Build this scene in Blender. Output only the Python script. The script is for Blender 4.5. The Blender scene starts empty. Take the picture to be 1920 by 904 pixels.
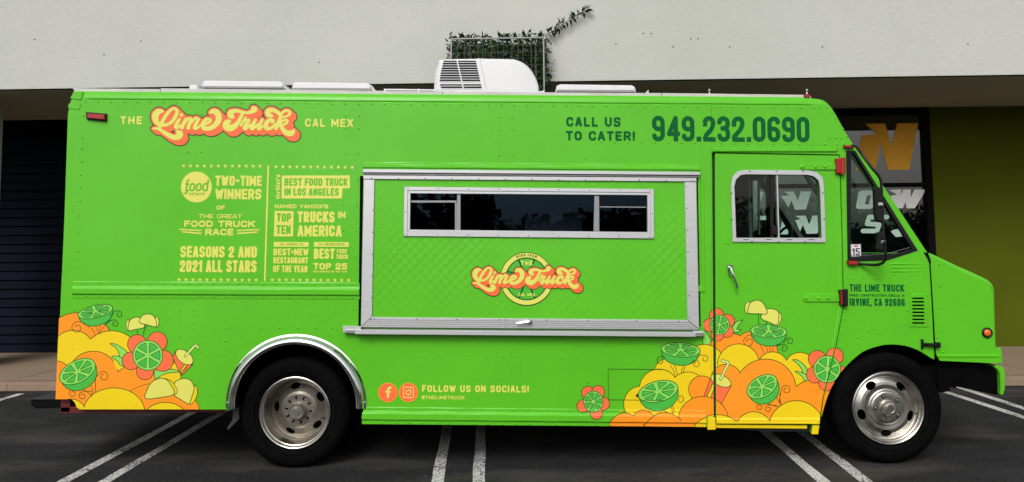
import bpy, bmesh, math, random
import numpy as np
from mathutils import Vector, Matrix
random.seed(7); rng = np.random.default_rng(7)
R = math.radians
S = bpy.context.scene
COL = S.collection
# ------------------------------------------------------------------ camera
F, PX, PY = 1400., 960., 365.          # focal length and principal point of the photograph, in its own pixels
TH, EP, D, H = R(4.2), .0095, 5.6, 1.6022
cam = bpy.data.cameras.new('camera'); co = bpy.data.objects.new('camera', cam); COL.objects.link(co)
cam.sensor_width = 36; cam.lens = F / 1920 * 36; cam.shift_y = -(452 - PY) / 1920; cam.clip_end = 1000; cam.clip_start = .05
_X, _U, _F = Vector((1, 0, 0)), Vector((0, -math.sin(TH), math.cos(TH))), Vector((0, math.cos(TH), math.sin(TH)))
cx = _X * math.cos(EP) - _U * math.sin(EP); cy = _X * math.sin(EP) + _U * math.cos(EP); cz = -_F
co.matrix_world = Matrix(((cx.x, cy.x, cz.x, 0), (cx.y, cy.y, cz.y, -D), (cx.z, cy.z, cz.z, H), (0, 0, 0, 1)))
S.camera = co
# ------------------------------------------------------------------ light: overcast day
SUN_EL, SUN_AZ = 42, 196
w = bpy.data.worlds.new('World'); S.world = w; w.use_nodes = True
nt = w.node_tree; bg = nt.nodes['Background']
sky = nt.nodes.new('ShaderNodeTexSky'); sky.sky_type = 'NISHITA'; sky.sun_disc = False
sky.sun_elevation = R(SUN_EL); sky.sun_rotation = R(SUN_AZ); sky.air_density = 1.0; sky.dust_density = 4; sky.ozone_density = 1
hs = nt.nodes.new('ShaderNodeHueSaturation'); hs.inputs['Saturation'].default_value = .25
nt.links.new(sky.outputs[0], hs.inputs['Color']); nt.links.new(hs.outputs[0], bg.inputs[0]); bg.inputs[1].default_value = .13
sl = bpy.data.lights.new('sun', 'SUN'); sl.energy = 1.2; sl.angle = R(25); sl.color = (1, .97, .93)
so = bpy.data.objects.new('sun', sl); COL.objects.link(so)
a, e = R(SUN_AZ), R(SUN_EL)
sd = Vector((math.sin(a) * math.cos(e), math.cos(a) * math.cos(e), math.sin(e)))
so.rotation_euler = sd.to_track_quat('Z', 'Y').to_euler()
S.view_settings.view_transform = 'Standard'; S.view_settings.look = 'None'; S.view_settings.exposure = .13; S.view_settings.gamma = 1
S.cycles.max_bounces = 8; S.cycles.transparent_max_bounces = 12; S.cycles.caustics_reflective = False; S.cycles.caustics_refractive = False

# ------------------------------------------------------------------ geometry of the place
def ray(px, py):
    u = (np.asarray(px, float) - PX) / F; v = -(np.asarray(py, float) - PY) / F
    c, s = math.cos(EP), math.sin(EP); u2 = u * c + v * s; v2 = -u * s + v * c
    return u2, math.cos(TH) - v2 * math.sin(TH), math.sin(TH) + v2 * math.cos(TH)
def U(px, py, y=0.):                    # survey: point of the upright plane at depth y (truck side is y = 0)
    a, b, c = ray(px, py); t = (y + D) / b
    return a * t, H + c * t
def G(px, py, z=0.):                    # survey: point of the ground
    a, b, c = ray(px, py); t = (z - H) / c; return float(a * t), float(-D + b * t)
AB = .022                               # the building stands turned by this against the truck
def UB(px, py, v):                      # survey: point (u, z) of the building plane at local depth v
    a, b, c = ray(px, py); t = (v + D * math.cos(AB)) / (a * math.sin(AB) + b * math.cos(AB))
    x = a * t; y = -D + b * t
    return x * math.cos(AB) - y * math.sin(AB), H + c * t
def W3(px, py, y): 
    x, z = U(px, py); return Vector((float(x), y, float(z)))
def W3d(px, py, y):
    x, z = U(px, py, y); return Vector((float(x), y, float(z)))

# ------------------------------------------------------------------ materials
MATS = {}
def srgb(c): return tuple((x / 255 / 12.92 if x / 255 <= .04045 else ((x / 255 + .055) / 1.055) ** 2.4) for x in c)
def mat(name, col, rough=.5, metal=0, coat=0, noise=0, nscale=5, bump=0, bscale=40, bdist=.01, spec=.5, noise2=0, n2scale=60, stretch=None, trans=0, dirt=None, bdet=4):
    m = bpy.data.materials.new(name); m.use_nodes = True; t = m.node_tree; b = t.nodes['Principled BSDF']
    b.inputs['Base Color'].default_value = (*col, 1); b.inputs['Roughness'].default_value = rough; b.inputs['Metallic'].default_value = metal
    b.inputs['Coat Weight'].default_value = coat; b.inputs['Coat Roughness'].default_value = .12; b.inputs['Specular IOR Level'].default_value = spec
    tc = t.nodes.new('ShaderNodeTexCoord'); vec = tc.outputs['Object']
    if stretch:
        mp = t.nodes.new('ShaderNodeMapping'); mp.inputs['Scale'].default_value = stretch; t.links.new(vec, mp.inputs[0]); vec = mp.outputs[0]
    def nz(sc, det=6):
        n = t.nodes.new('ShaderNodeTexNoise'); n.inputs['Scale'].default_value = sc; n.inputs['Detail'].default_value = det; n.inputs['Roughness'].default_value = .62
        t.links.new(vec, n.inputs['Vector']); return n.outputs['Fac']
    cur = None
    def mul(prev, fac, amt):
        mr = t.nodes.new('ShaderNodeMapRange'); mr.inputs[1].default_value = .3; mr.inputs[2].default_value = .7; mr.inputs[3].default_value = 1 - amt; mr.inputs[4].default_value = 1 + amt
        t.links.new(fac, mr.inputs[0])
        mx = t.nodes.new('ShaderNodeVectorMath'); mx.operation = 'SCALE'; t.links.new(mr.outputs[0], mx.inputs['Scale'])
        if prev is None: mx.inputs[0].default_value = col
        else: t.links.new(prev, mx.inputs[0])
        return mx.outputs[0]
    if noise: cur = mul(cur, nz(nscale), noise)
    if noise2: cur = mul(cur, nz(n2scale, 3), noise2)
    if dirt:                            # (colour, scale, low, high): blotches of another colour
        mr = t.nodes.new('ShaderNodeMapRange'); mr.inputs[1].default_value = dirt[2]; mr.inputs[2].default_value = dirt[3]; t.links.new(nz(dirt[1]), mr.inputs[0])
        mx = t.nodes.new('ShaderNodeMix'); mx.data_type = 'RGBA'; t.links.new(mr.outputs[0], mx.inputs['Factor'])
        if cur is None: mx.inputs['A'].default_value = (*col, 1)
        else: t.links.new(cur, mx.inputs['A'])
        mx.inputs['B'].default_value = (*dirt[0], 1); cur = mx.outputs['Result']
    if cur is not None: t.links.new(cur, b.inputs['Base Color'])
    if bump:
        bp = t.nodes.new('ShaderNodeBump'); bp.inputs['Strength'].default_value = bump; bp.inputs['Distance'].default_value = bdist
        t.links.new(nz(bscale, bdet), bp.inputs['Height']); t.links.new(bp.outputs[0], b.inputs['Normal'])
        if coat: t.links.new(bp.outputs[0], b.inputs['Coat Normal'])
    MATS[name] = m; return m
def glass(name, tint, refl=.08, rough=.0, gc=(1, 1, 1), top=.9):
    m = bpy.data.materials.new(name); m.use_nodes = True; t = m.node_tree; t.nodes.clear()
    o = t.nodes.new('ShaderNodeOutputMaterial'); tr = t.nodes.new('ShaderNodeBsdfTransparent'); tr.inputs[0].default_value = (*tint, 1)
    g = t.nodes.new('ShaderNodeBsdfGlossy'); g.inputs['Roughness'].default_value = rough; g.inputs[0].default_value = (*gc, 1)
    fr = t.nodes.new('ShaderNodeLayerWeight'); fr.inputs[0].default_value = .12
    mr = t.nodes.new('ShaderNodeMapRange'); mr.inputs[3].default_value = refl; mr.inputs[4].default_value = top
    mx = t.nodes.new('ShaderNodeMixShader'); t.links.new(fr.outputs['Fresnel'], mr.inputs[0]); t.links.new(mr.outputs[0], mx.inputs[0])
    t.links.new(tr.outputs[0], mx.inputs[1]); t.links.new(g.outputs[0], mx.inputs[2]); t.links.new(mx.outputs[0], o.inputs[0]); MATS[name] = m; return m
GREEN = (.100, .50, .013)
paint = mat('lime_green_paint', GREEN, .4, coat=.14, spec=.32, bump=.45, bscale=.8, bdist=.1, bdet=0, noise=.05, nscale=2.2, noise2=.02, n2scale=30)
VR = .45
def vinyl(n, c): return mat(n, srgb(c), VR, coat=.1, noise=.03, nscale=3, bump=.45, bscale=.8, bdist=.1, bdet=0, spec=.35)
vinyl('orange_vinyl', (255, 150, 28)); vinyl('yellow_vinyl', (236, 205, 18)); vinyl('coral_vinyl', (250, 112, 66)); vinyl('pale_yellow_vinyl', (222, 220, 100))
mat('dark_green_vinyl', srgb((0, 92, 42)), .6, spec=.15, noise=.03)
vinyl('light_green_vinyl', (138, 216, 88)); vinyl('mid_green_vinyl', (72, 184, 66)); vinyl('outline_vinyl', (72, 74, 10))
vinyl('brown_outline_vinyl', (24, 50, 10)); vinyl('logo_orange_vinyl', (242, 108, 56)); vinyl('logo_edge_vinyl', (196, 120, 40)); vinyl('green_line_vinyl', (20, 92, 24)); vinyl('body_green_vinyl', (76, 180, 40))
alu = mat('brushed_aluminium', (.62, .63, .64), .42, metal=.55, noise=.06, nscale=3, stretch=(1, 8, 30))
alud = mat('dull_aluminium', (.3, .3, .31), .5, metal=.6, noise=.1, nscale=8)
chrome = mat('chrome', (.8, .8, .8), .09, metal=1, noise=.05, nscale=6, bump=.1, bscale=6, bdist=.01)
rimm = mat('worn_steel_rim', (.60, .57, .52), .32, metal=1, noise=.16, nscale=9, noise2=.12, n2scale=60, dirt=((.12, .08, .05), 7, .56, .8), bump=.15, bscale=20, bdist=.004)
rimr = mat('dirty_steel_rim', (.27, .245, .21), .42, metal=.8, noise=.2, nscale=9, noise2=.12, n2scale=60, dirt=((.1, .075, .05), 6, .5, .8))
rubber = mat('tyre_rubber', (.0036, .0036, .0038), .8, noise=.3, nscale=12, bump=.3, bscale=90, bdist=.004, spec=.04)
black = mat('black_plastic', (.008, .008, .009), .4, noise=.2, nscale=8, spec=.3)
dark = mat('underbody_black', (.003, .003, .003), .95, noise=.3, nscale=8, spec=.02)
innerm = mat('dark_interior', (.010, .013, .02), .85, noise=.2, nscale=3, spec=.2)
white = mat('white_plastic', (.66, .67, .68), .4, noise=.05, nscale=2, noise2=.03)
offw = mat('roof_white', (.55, .53, .51), .55, noise=.12, nscale=7, stretch=(1, 4, 4))
redl = mat('red_lens', (.36, .004, .006), .35, coat=.1, noise=.1, nscale=30)
redp = mat('red_paint', (.34, .01, .014), .5, noise=.15, nscale=12)
redf = mat('dark_red_frame', (.11, .006, .007), .6, noise=.3, nscale=9)
ambl = mat('amber_lens', (.85, .16, .02), .25, coat=.5, noise=.06, nscale=40)
screwm = mat('dark_screw', (.06, .06, .06), .4, metal=.5, noise=.1)
gl_t = glass('tinted_cab_glass', (.74, .95, .86), .03, top=.25)
gl_s = glass('smoked_kitchen_glass', (.42, .5, .62), .022, gc=(.3, .5, .8))
gl_w = glass('shop_glass', (.25, .25, .25), .10)
stucco = mat('white_stucco', (.515, .525, .488), .9, noise=.035, nscale=.6, noise2=.03, n2scale=30, bump=.55, bscale=26, bdist=.012, bdet=6, dirt=((.465, .485, .44), .35, .46, .72), spec=.2)
soff = mat('soffit_plaster', (.45, .44, .37), .95, noise=.07, nscale=.8, bump=.3, bscale=40, spec=.1)
slatm = mat('navy_slat', (.002, .0045, .012), .7, spec=.1, noise=.3, nscale=2, stretch=(.3, 1, 6))
gwall = mat('olive_green_wall', (.08, .1, .003), .85, spec=.15, noise=.08, nscale=1.2, bump=.3, bscale=50, bdist=.004)
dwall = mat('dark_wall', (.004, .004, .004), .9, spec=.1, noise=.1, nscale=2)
conc = mat('tan_concrete', (.265, .19, .128), .85, noise=.1, nscale=1.5, noise2=.08, n2scale=70, bump=.4, bscale=90, bdist=.004, dirt=((.2, .142, .1), 1.1, .5, .8))
kerbm = mat('kerb_concrete', (.22, .155, .105), .85, noise=.14, nscale=3, noise2=.08, n2scale=60, bump=.4, bscale=60, bdist=.005)
leafm = [mat('ivy_leaf_%s' % n, c, .6, noise=.25, nscale=9, spec=.12) for n, c in (('dark', (.010, .034, .008)), ('mid', (.024, .085, .014)), ('pale', (.045, .10, .025)), ('brown', (.045, .028, .018)))]
stem = mat('vine_stem', (.09, .08, .035), .8, noise=.2)
bark = mat('tree_bark', (.06, .045, .03), .9, noise=.3)
wirem = mat('galvanised_wire', (.26, .27, .27), .4, metal=.5, noise=.08)
paperm = mat('pale_scrap', (.5, .47, .4), .8, noise=.1, nscale=60)
shopv = mat('shop_white_vinyl', (.86, .87, .86), .6, noise=.04); shopo = mat('shop_orange_vinyl', (.9, .42, .015), .6, noise=.08, nscale=3)

# asphalt: dark aggregate with pale dust, and worn road paint
def asphalt():
    m = mat('asphalt', (.0245, .025, .026), .9, noise=.42, nscale=1.8, noise2=.85, n2scale=75, bump=1, bscale=150, bdist=.012, stretch=(.45, 1.3, 1), dirt=((.07, .065, .058), 1.3, .5, .68), spec=.2)
    return m
asph = asphalt()
def roadpaint():
    m = mat('worn_road_paint', (.62, .62, .59), .8, noise=.1, nscale=3); t = m.node_tree; b = t.nodes['Principled BSDF']
    tc = t.nodes.new('ShaderNodeTexCoord')
    n = t.nodes.new('ShaderNodeTexNoise'); n.inputs['Scale'].default_value = 70; n.inputs['Detail'].default_value = 5; t.links.new(tc.outputs['Object'], n.inputs['Vector'])
    v = t.nodes.new('ShaderNodeTexVoronoi'); v.feature = 'DISTANCE_TO_EDGE'; v.inputs['Scale'].default_value = 16; t.links.new(tc.outputs['Object'], v.inputs['Vector'])
    n2 = t.nodes.new('ShaderNodeTexNoise'); n2.inputs['Scale'].default_value = 2.2; t.links.new(tc.outputs['Object'], n2.inputs['Vector'])
    a1 = t.nodes.new('ShaderNodeMath'); a1.operation = 'MULTIPLY_ADD'; a1.inputs[1].default_value = .55; t.links.new(n2.outputs['Fac'], a1.inputs[0]); t.links.new(n.outputs['Fac'], a1.inputs[2])
    g = t.nodes.new('ShaderNodeMapRange'); g.inputs[1].default_value = .80; g.inputs[2].default_value = .87; g.inputs[3].default_value = 1; g.inputs[4].default_value = 0; t.links.new(a1.outputs[0], g.inputs[0])
    c = t.nodes.new('ShaderNodeMapRange'); c.inputs[1].default_value = .008; c.inputs[2].default_value = .025; t.links.new(v.outputs['Distance'], c.inputs[0])
    mu = t.nodes.new('ShaderNodeMath'); mu.operation = 'MULTIPLY'; t.links.new(g.outputs[0], mu.inputs[0]); t.links.new(c.outputs[0], mu.inputs[1])
    mx = t.nodes.new('ShaderNodeMix'); mx.data_type = 'RGBA'; mx.inputs['A'].default_value = (.04, .04, .04, 1); mx.inputs['B'].default_value = (.6, .6, .575, 1)
    t.links.new(mu.outputs[0], mx.inputs['Factor']); t.links.new(mx.outputs['Result'], b.inputs['Base Color']); return m
rpaint = roadpaint()

# ------------------------------------------------------------------ object helpers
def link(name, me, parent=None, mats=None):
    o = bpy.data.objects.new(name, me); COL.objects.link(o)
    if mats is not None and me is not None and not me.materials:
        for m in (mats if isinstance(mats, (list, tuple)) else [mats]): me.materials.append(m)
    if parent: o.parent = parent
    return o
def mesh(name, verts, faces, mats, parent=None, smooth=False, mi=None):
    me = bpy.data.meshes.new(name); me.from_pydata([tuple(map(float, v)) for v in verts], [], faces)
    for m in (mats if isinstance(mats, (list, tuple)) else [mats]): me.materials.append(m)
    if mi is not None: me.polygons.foreach_set('material_index', mi)
    if smooth: me.polygons.foreach_set('use_smooth', [True] * len(me.polygons))
    me.update(); return link(name, me, parent)
def empty(name, label, cat, loc=(0, 0, 0), rz=0, parent=None):
    o = bpy.data.objects.new(name, None); COL.objects.link(o); o.location = loc; o.rotation_euler = (0, 0, rz); o.empty_display_size = .2
    if label: o['label'] = label; o['category'] = cat
    if parent: o.parent = parent
    return o
def struct(o): o['kind'] = 'structure'; return o
class MB:                               # mesh builder: boxes, prisms, tubes, lathes into one mesh
    def __init__(s): s.v = []; s.f = []
    def add(s, vs, fs):
        n = len(s.v); s.v += [tuple(map(float, v)) for v in vs]; s.f += [tuple(i + n for i in f) for f in fs]; return s
    def box(s, x0, x1, y0, y1, z0, z1, c=0):
        if c:
            o = [(x0 + c, z0), (x1 - c, z0), (x1, z0 + c), (x1, z1 - c), (x1 - c, z1), (x0 + c, z1), (x0, z1 - c), (x0, z0 + c)]
            n = 8; i_ = [(min(max(x, x0 + c), x1 - c), min(max(z, z0 + c), z1 - c)) for x, z in o]
            vs = [(x, y0 + c, z) for x, z in o] + [(x, y1, z) for x, z in o] + [(x * .999 + .001 * (x0 + x1) / 2, y0, z) for x, z in i_]
            fs = [(i, (i + 1) % n, n + (i + 1) % n, n + i) for i in range(n)] + [(2 * n + i, 2 * n + (i + 1) % n, (i + 1) % n, i) for i in range(n)] + [tuple(range(2 * n, 3 * n))[::-1], tuple(range(n, 2 * n))]
            return s.add(vs, fs)
        return s.add([(x0, y0, z0), (x1, y0, z0), (x1, y1, z0), (x0, y1, z0), (x0, y0, z1), (x1, y0, z1), (x1, y1, z1), (x0, y1, z1)],
                     [(0, 3, 2, 1), (4, 5, 6, 7), (0, 1, 5, 4), (1, 2, 6, 5), (2, 3, 7, 6), (3, 0, 4, 7)])
    def prism(s, pts, y0, y1, bev=0):   # pts (x, z) polygon extruded in y, chamfered edge on the y0 side
        n = len(pts); P = [Vector(p) for p in pts]
        area = sum(P[i].x * P[(i + 1) % n].y - P[(i + 1) % n].x * P[i].y for i in range(n))
        if area < 0: P = P[::-1]
        if bev:
            I = []
            for i in range(n):
                d1 = (P[i] - P[i - 1]).normalized(); d2 = (P[(i + 1) % n] - P[i]).normalized()
                n1 = Vector((-d1.y, d1.x)); n2 = Vector((-d2.y, d2.x)); m = n1 + n2
                m = m / max(m.length_squared / 2, .3) if m.length > 1e-6 else n1
                I.append(P[i] + m * bev)
            vs = [(p.x, y0, p.y) for p in I] + [(p.x, y0 + bev, p.y) for p in P] + [(p.x, y1, p.y) for p in P]
            fs = [tuple(range(n)), tuple(range(2 * n, 3 * n))[::-1]]
            for i in range(n):
                j = (i + 1) % n; fs += [(i, n + i, n + j, j), (n + i, 2 * n + i, 2 * n + j, n + j)]
            return s.add(vs, fs)
        vs = [(p.x, y0, p.y) for p in P] + [(p.x, y1, p.y) for p in P]
        return s.add(vs, [tuple(range(n)), tuple(range(n, 2 * n))[::-1]] + [(i, n + i, n + (i + 1) % n, (i + 1) % n) for i in range(n)])
    def tube(s, pts, r, seg=8, caps=True):
        pts = [Vector(p) for p in pts]; n = len(pts); rs = r if isinstance(r, (list, tuple)) else [r] * n
        up = Vector((0, 1, 0)); rings = []
        for i, p in enumerate(pts):
            t = (pts[min(i + 1, n - 1)] - pts[max(i - 1, 0)]).normalized()
            if abs(t.dot(up)) > .95: up = Vector((1, 0, .1))
            a = t.cross(up).normalized(); b = t.cross(a).normalized()
            rings.append([p + (a * math.cos(2 * math.pi * k / seg) + b * math.sin(2 * math.pi * k / seg)) * rs[i] for k in range(seg)])
        vs = [q for g in rings for q in g]; fs = []
        for i in range(n - 1):
            for k in range(seg): fs.append((i * seg + k, i * seg + (k + 1) % seg, (i + 1) * seg + (k + 1) % seg, (i + 1) * seg + k))
        if caps: fs += [tuple(range(seg))[::-1], tuple(range((n - 1) * seg, n * seg))]
        return s.add(vs, fs)
    def lathe(s, c, prof, seg=64):      # profile (r, y) about an axis along y through c
        vs = []; fs = []; m = len(prof)
        for k in range(seg):
            an = 2 * math.pi * k / seg
            for r, y in prof: vs.append((c[0] + r * math.cos(an), c[1] + y, c[2] + r * math.sin(an)))
        for k in range(seg):
            for j in range(m - 1):
                fs.append((k * m + j, k * m + j + 1, ((k + 1) % seg) * m + j + 1, ((k + 1) % seg) * m + j))
        return s.add(vs, fs)
    def dome(s, c, r, h, seg=8):        # low rivet head facing -y
        vs = [(c[0] + r * math.cos(2 * math.pi * k / seg), c[1], c[2] + r * math.sin(2 * math.pi * k / seg)) for k in range(seg)]
        vs += [(c[0] + .65 * r * math.cos(2 * math.pi * k / seg), c[1] - h * .75, c[2] + .65 * r * math.sin(2 * math.pi * k / seg)) for k in range(seg)]
        vs.append((c[0], c[1] - h, c[2])); fs = [(k, (k + 1) % seg, seg + (k + 1) % seg, seg + k) for k in range(seg)] + [(seg + k, seg + (k + 1) % seg, 2 * seg) for k in range(seg)]
        return s.add(vs, fs)
    def build(s, name, m, parent=None, smooth=False, angle=None):
        o = mesh(name, s.v, s.f, m, parent, smooth)
        if angle:
            bm = bmesh.new(); bm.from_mesh(o.data); bmesh.ops.remove_doubles(bm, verts=bm.verts, dist=1e-5); bmesh.ops.recalc_face_normals(bm, faces=bm.faces)
            for ed in bm.edges:
                if len(ed.link_faces) == 2 and ed.calc_face_angle(0) > R(angle): ed.smooth = False
            for f_ in bm.faces: f_.smooth = True
            bm.to_mesh(o.data); bm.free()
        return o
def pts2(l): return [tuple(map(float, U(*p))) for p in l]
def catmull(P, k=6, closed=False):
    P = [np.array(p, float) for p in P]; n = len(P); out = []
    for i in range(n if closed else n - 1):
        if closed: a, b, c, d = P[i - 1], P[i], P[(i + 1) % n], P[(i + 2) % n]
        else: a, b, c, d = P[max(i - 1, 0)], P[i], P[i + 1], P[min(i + 2, n - 1)]
        for j in range(k):
            t = j / k; out.append(.5 * ((2 * b) + (-a + c) * t + (2 * a - 5 * b + 4 * c - d) * t * t + (-a + 3 * b - 3 * c + d) * t ** 3))
    if not closed: out.append(P[-1])
    return out

# ------------------------------------------------------------------ flat shapes: signed distance fields turned into clean meshes
class Canvas:
    def __init__(s, x0, y0, x1, y1, h=.5):
        s.x0, s.y0, s.h = x0, y0, h
        s.xs = np.arange(x0, x1 + h * .5, h); s.ys = np.arange(y0, y1 + h * .5, h)
        s.X, s.Y = np.meshgrid(s.xs, s.ys); s.L = {}
    def blank(s, v=60.): return np.full(s.X.shape, v)
    def put(s, col, f):
        for k in s.L: s.L[k] = np.maximum(s.L[k], -f)
        s.L[col] = np.minimum(s.L[col], f) if col in s.L else f.copy()
    def erase(s, f):
        for k in s.L: s.L[k] = np.maximum(s.L[k], -f)
    def clip(s, f):
        for k in s.L: s.L[k] = np.maximum(s.L[k], f)
    def shape(s, col, f, lw=1.45, lc='outline_vinyl'):
        s.put(col, f)
        if lw: s.put(lc, np.abs(f) - lw / 2)
    def line(s, P, wd, lc='outline_vinyl', smooth=True):
        s.put(lc, s.stroke(catmull([(x, y, wd / 2) for x, y in P], 6) if smooth else [(x, y, wd / 2) for x, y in P]))
    def win(s, x0, y0, x1, y1):
        i0 = max(int((x0 - s.x0) / s.h), 0); i1 = min(int((x1 - s.x0) / s.h) + 2, len(s.xs)); j0 = max(int((y0 - s.y0) / s.h), 0); j1 = min(int((y1 - s.y0) / s.h) + 2, len(s.ys))
        return (slice(j0, max(j1, j0)), slice(i0, max(i1, i0)))
    def seg(s, f, a, b, ra, rb, m=4, ext=(0, 0)):
        x0, x1 = min(a[0], b[0]) - max(ra, rb) - m, max(a[0], b[0]) + max(ra, rb) + m
        y0, y1 = min(a[1], b[1]) - max(ra, rb) - m, max(a[1], b[1]) + max(ra, rb) + m
        wn = s.win(x0, y0, x1, y1); X = s.X[wn]; Y = s.Y[wn]
        if X.size == 0: return
        dx, dy = b[0] - a[0], b[1] - a[1]; L2 = dx * dx + dy * dy
        t = np.clip(((X - a[0]) * dx + (Y - a[1]) * dy) / L2, 0, 1) if L2 > 1e-9 else np.zeros_like(X)
        d = np.hypot(X - a[0] - t * dx, Y - a[1] - t * dy) - (ra + (rb - ra) * t)
        f[wn] = np.minimum(f[wn], d)
    def stroke(s, P, f=None, m=4):
        f = s.blank() if f is None else f
        for a, b in zip(P[:-1], P[1:]): s.seg(f, a, b, a[2], b[2], m)
        return f
    def sqcap(s, f, a, d, t, m=3):      # square end of a stroke at a pointing along unit d
        cx_, cy_ = a[0] + d[0] * t / 4 - d[0] * t / 8, a[1] + d[1] * t / 4 - d[1] * t / 8
        wn = s.win(a[0] - t - m, a[1] - t - m, a[0] + t + m, a[1] + t + m); X = s.X[wn] - cx_; Y = s.Y[wn] - cy_
        if X.size == 0: return
        u = np.abs(X * d[0] + Y * d[1]) - t * .375; v = np.abs(-X * d[1] + Y * d[0]) - t / 2
        f[wn] = np.minimum(f[wn], np.maximum(u, v))
    def circle(s, x, y, r): return np.hypot(s.X - x, s.Y - y) - r
    def ell(s, x, y, rx, ry, rot=0):
        c, q = math.cos(R(rot)), math.sin(R(rot)); u = (s.X - x) * c + (s.Y - y) * q; v = -(s.X - x) * q + (s.Y - y) * c
        k0 = np.hypot(u / rx, v / ry); k1 = np.hypot(u / rx ** 2, v / ry ** 2)
        return k0 * (k0 - 1) / np.maximum(k1, 1e-9)
    def rect(s, x0, y0, x1, y1): return np.maximum(np.maximum(x0 - s.X, s.X - x1), np.maximum(y0 - s.Y, s.Y - y1))
    def half(s, a, b):                  # > 0 on the left of a->b as seen on screen with y down
        dx, dy = b[0] - a[0], b[1] - a[1]; l = math.hypot(dx, dy); return ((s.X - a[0]) * dy - (s.Y - a[1]) * dx) / l
    def poly(s, P, smooth=0):
        if smooth: P = catmull(P, smooth, True)
        P = [np.array(p[:2], float) for p in P]; X, Y = s.X, s.Y; d = np.full(X.shape, 1e9); inside = np.zeros(X.shape, bool)
        xs = [p[0] for p in P]; ys = [p[1] for p in P]
        wn = s.win(min(xs) - 5, min(ys) - 5, max(xs) + 5, max(ys) + 5); X = X[wn]; Y = Y[wn]; d = np.full(X.shape, 1e9); inside = np.zeros(X.shape, bool)
        for i in range(len(P)):
            a, b = P[i - 1], P[i]; e = b - a; L2 = e @ e
            if L2 < 1e-12: continue
            t = np.clip(((X - a[0]) * e[0] + (Y - a[1]) * e[1]) / L2, 0, 1)
            d = np.minimum(d, (X - a[0] - t * e[0]) ** 2 + (Y - a[1] - t * e[1]) ** 2)
            if a[1] != b[1]:
                c = (Y >= min(a[1], b[1])) & (Y < max(a[1], b[1])) & (X < a[0] + (Y - a[1]) * e[0] / (b[1] - a[1])); inside ^= c
        out = s.blank(); out[wn] = np.where(inside, -1, 1) * np.sqrt(d); return out

def ms(f, x0, y0, h, splits=()):
    """marching squares: polygons covering f < 0, in photo-survey units; returns verts, faces, boundary segments"""
    ny, nx = f.shape; I = f < 0
    code = I[:-1, :-1] * 1 + I[:-1, 1:] * 2 + I[1:, 1:] * 4 + I[1:, :-1] * 8
    V = []; Fc = []; B = []; n = 0
    sp = sorted(set(int(round((x - x0) / h)) for x in splits))
    full = code == 15; rows = np.nonzero(full.any(1))[0]
    pv = []; 
    for j in rows:
        r = full[j].astype(np.int8); dd = np.diff(np.concatenate(([0], r, [0]))); st = np.nonzero(dd == 1)[0]; en = np.nonzero(dd == -1)[0]
        for a, b in zip(st, en):
            cuts = [a] + [q for q in sp if a < q < b] + [b]
            for p, q in zip(cuts[:-1], cuts[1:]): pv.append((p, j, q))
    if pv:
        pv = np.array(pv, float); X0 = x0 + pv[:, 0] * h; X1 = x0 + pv[:, 2] * h; Y0 = y0 + pv[:, 1] * h; Y1 = Y0 + h
        V.append(np.stack([X0, Y1, X1, Y1, X1, Y0, X0, Y0], 1).reshape(-1, 2)); m = len(pv); Fc += (np.arange(m * 4).reshape(m, 4) + n).tolist(); n += m * 4
    cj, ci = np.nonzero((code > 0) & (code < 15)); cc = code[cj, ci]
    off = [(0, 0), (1, 0), (1, 1), (0, 1)]
    for c in range(1, 15):
        k = cc == c
        if not k.any(): continue
        J, Ii = cj[k], ci[k]; items = []; cr = []
        for q in range(4):
            ins = (c >> q) & 1; nx_ = (q + 1) % 4; ins2 = (c >> nx_) & 1
            ax, ay = off[q]; bx, by = off[nx_]
            if ins: items.append(np.stack([Ii + ax, J + ay], 1).astype(float))
            if ins != ins2:
                fa = f[J + ay, Ii + ax]; fb = f[J + by, Ii + bx]; t = fa / (fa - fb)
                cr.append((len(items), ins)); items.append(np.stack([Ii + ax + t * (bx - ax), J + ay + t * (by - ay)], 1))
        m = len(items); A = np.stack(items, 1)[:, ::-1]          # reverse for winding (y runs down)
        V.append((A * h + np.array([x0, y0])).reshape(-1, 2)); kk = len(J); idx = np.arange(kk * m).reshape(kk, m) + n; Fc += idx.tolist()
        for q, (pos, ins) in enumerate(cr):
            if ins:
                p2 = cr[(q + 1) % len(cr)][0]; B += np.stack([idx[:, m - 1 - pos], idx[:, m - 1 - p2]], 1).tolist()
        n += kk * m
    if not V: return np.zeros((0, 2)), [], []
    return np.concatenate(V), Fc, B
def truckmap(dy=0., prof=None, side=None):
    def fn(P):
        x, z = U(P[:, 0], P[:, 1]); y = np.full(len(P), dy)
        if prof is not None: y = y + prof(P[:, 0], P[:, 1])
        return np.stack([x, y, z], 1)
    return fn
def buildmap(v):
    def fn(P):
        x, z = UB(P[:, 0], P[:, 1], v); return np.stack([x, np.full(len(P), v), z], 1)
    return fn
def panel(name, cv, f, mapf, m, parent, thick=0, splits=(), smooth=False):
    V, Fc, B = ms(f, cv.x0, cv.y0, cv.h, splits); P = mapf(V)
    if thick:
        n = len(P); Q = P.copy(); Q[:, 1] += thick; P = np.concatenate([P, Q]); Fc = Fc + [(b, a, a + n, b + n) for a, b in B]
    o = mesh(name, P, Fc, m, parent)
    if smooth: weld(o, smooth)
    return o
def weld(o, angle=35):
    bm = bmesh.new(); bm.from_mesh(o.data); bmesh.ops.remove_doubles(bm, verts=bm.verts, dist=2e-5)
    for ed in bm.edges:
        if len(ed.link_faces) == 2 and ed.calc_face_angle(0) > R(angle): ed.smooth = False
    for f_ in bm.faces: f_.smooth = True
    bm.to_mesh(o.data); bm.free()
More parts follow.
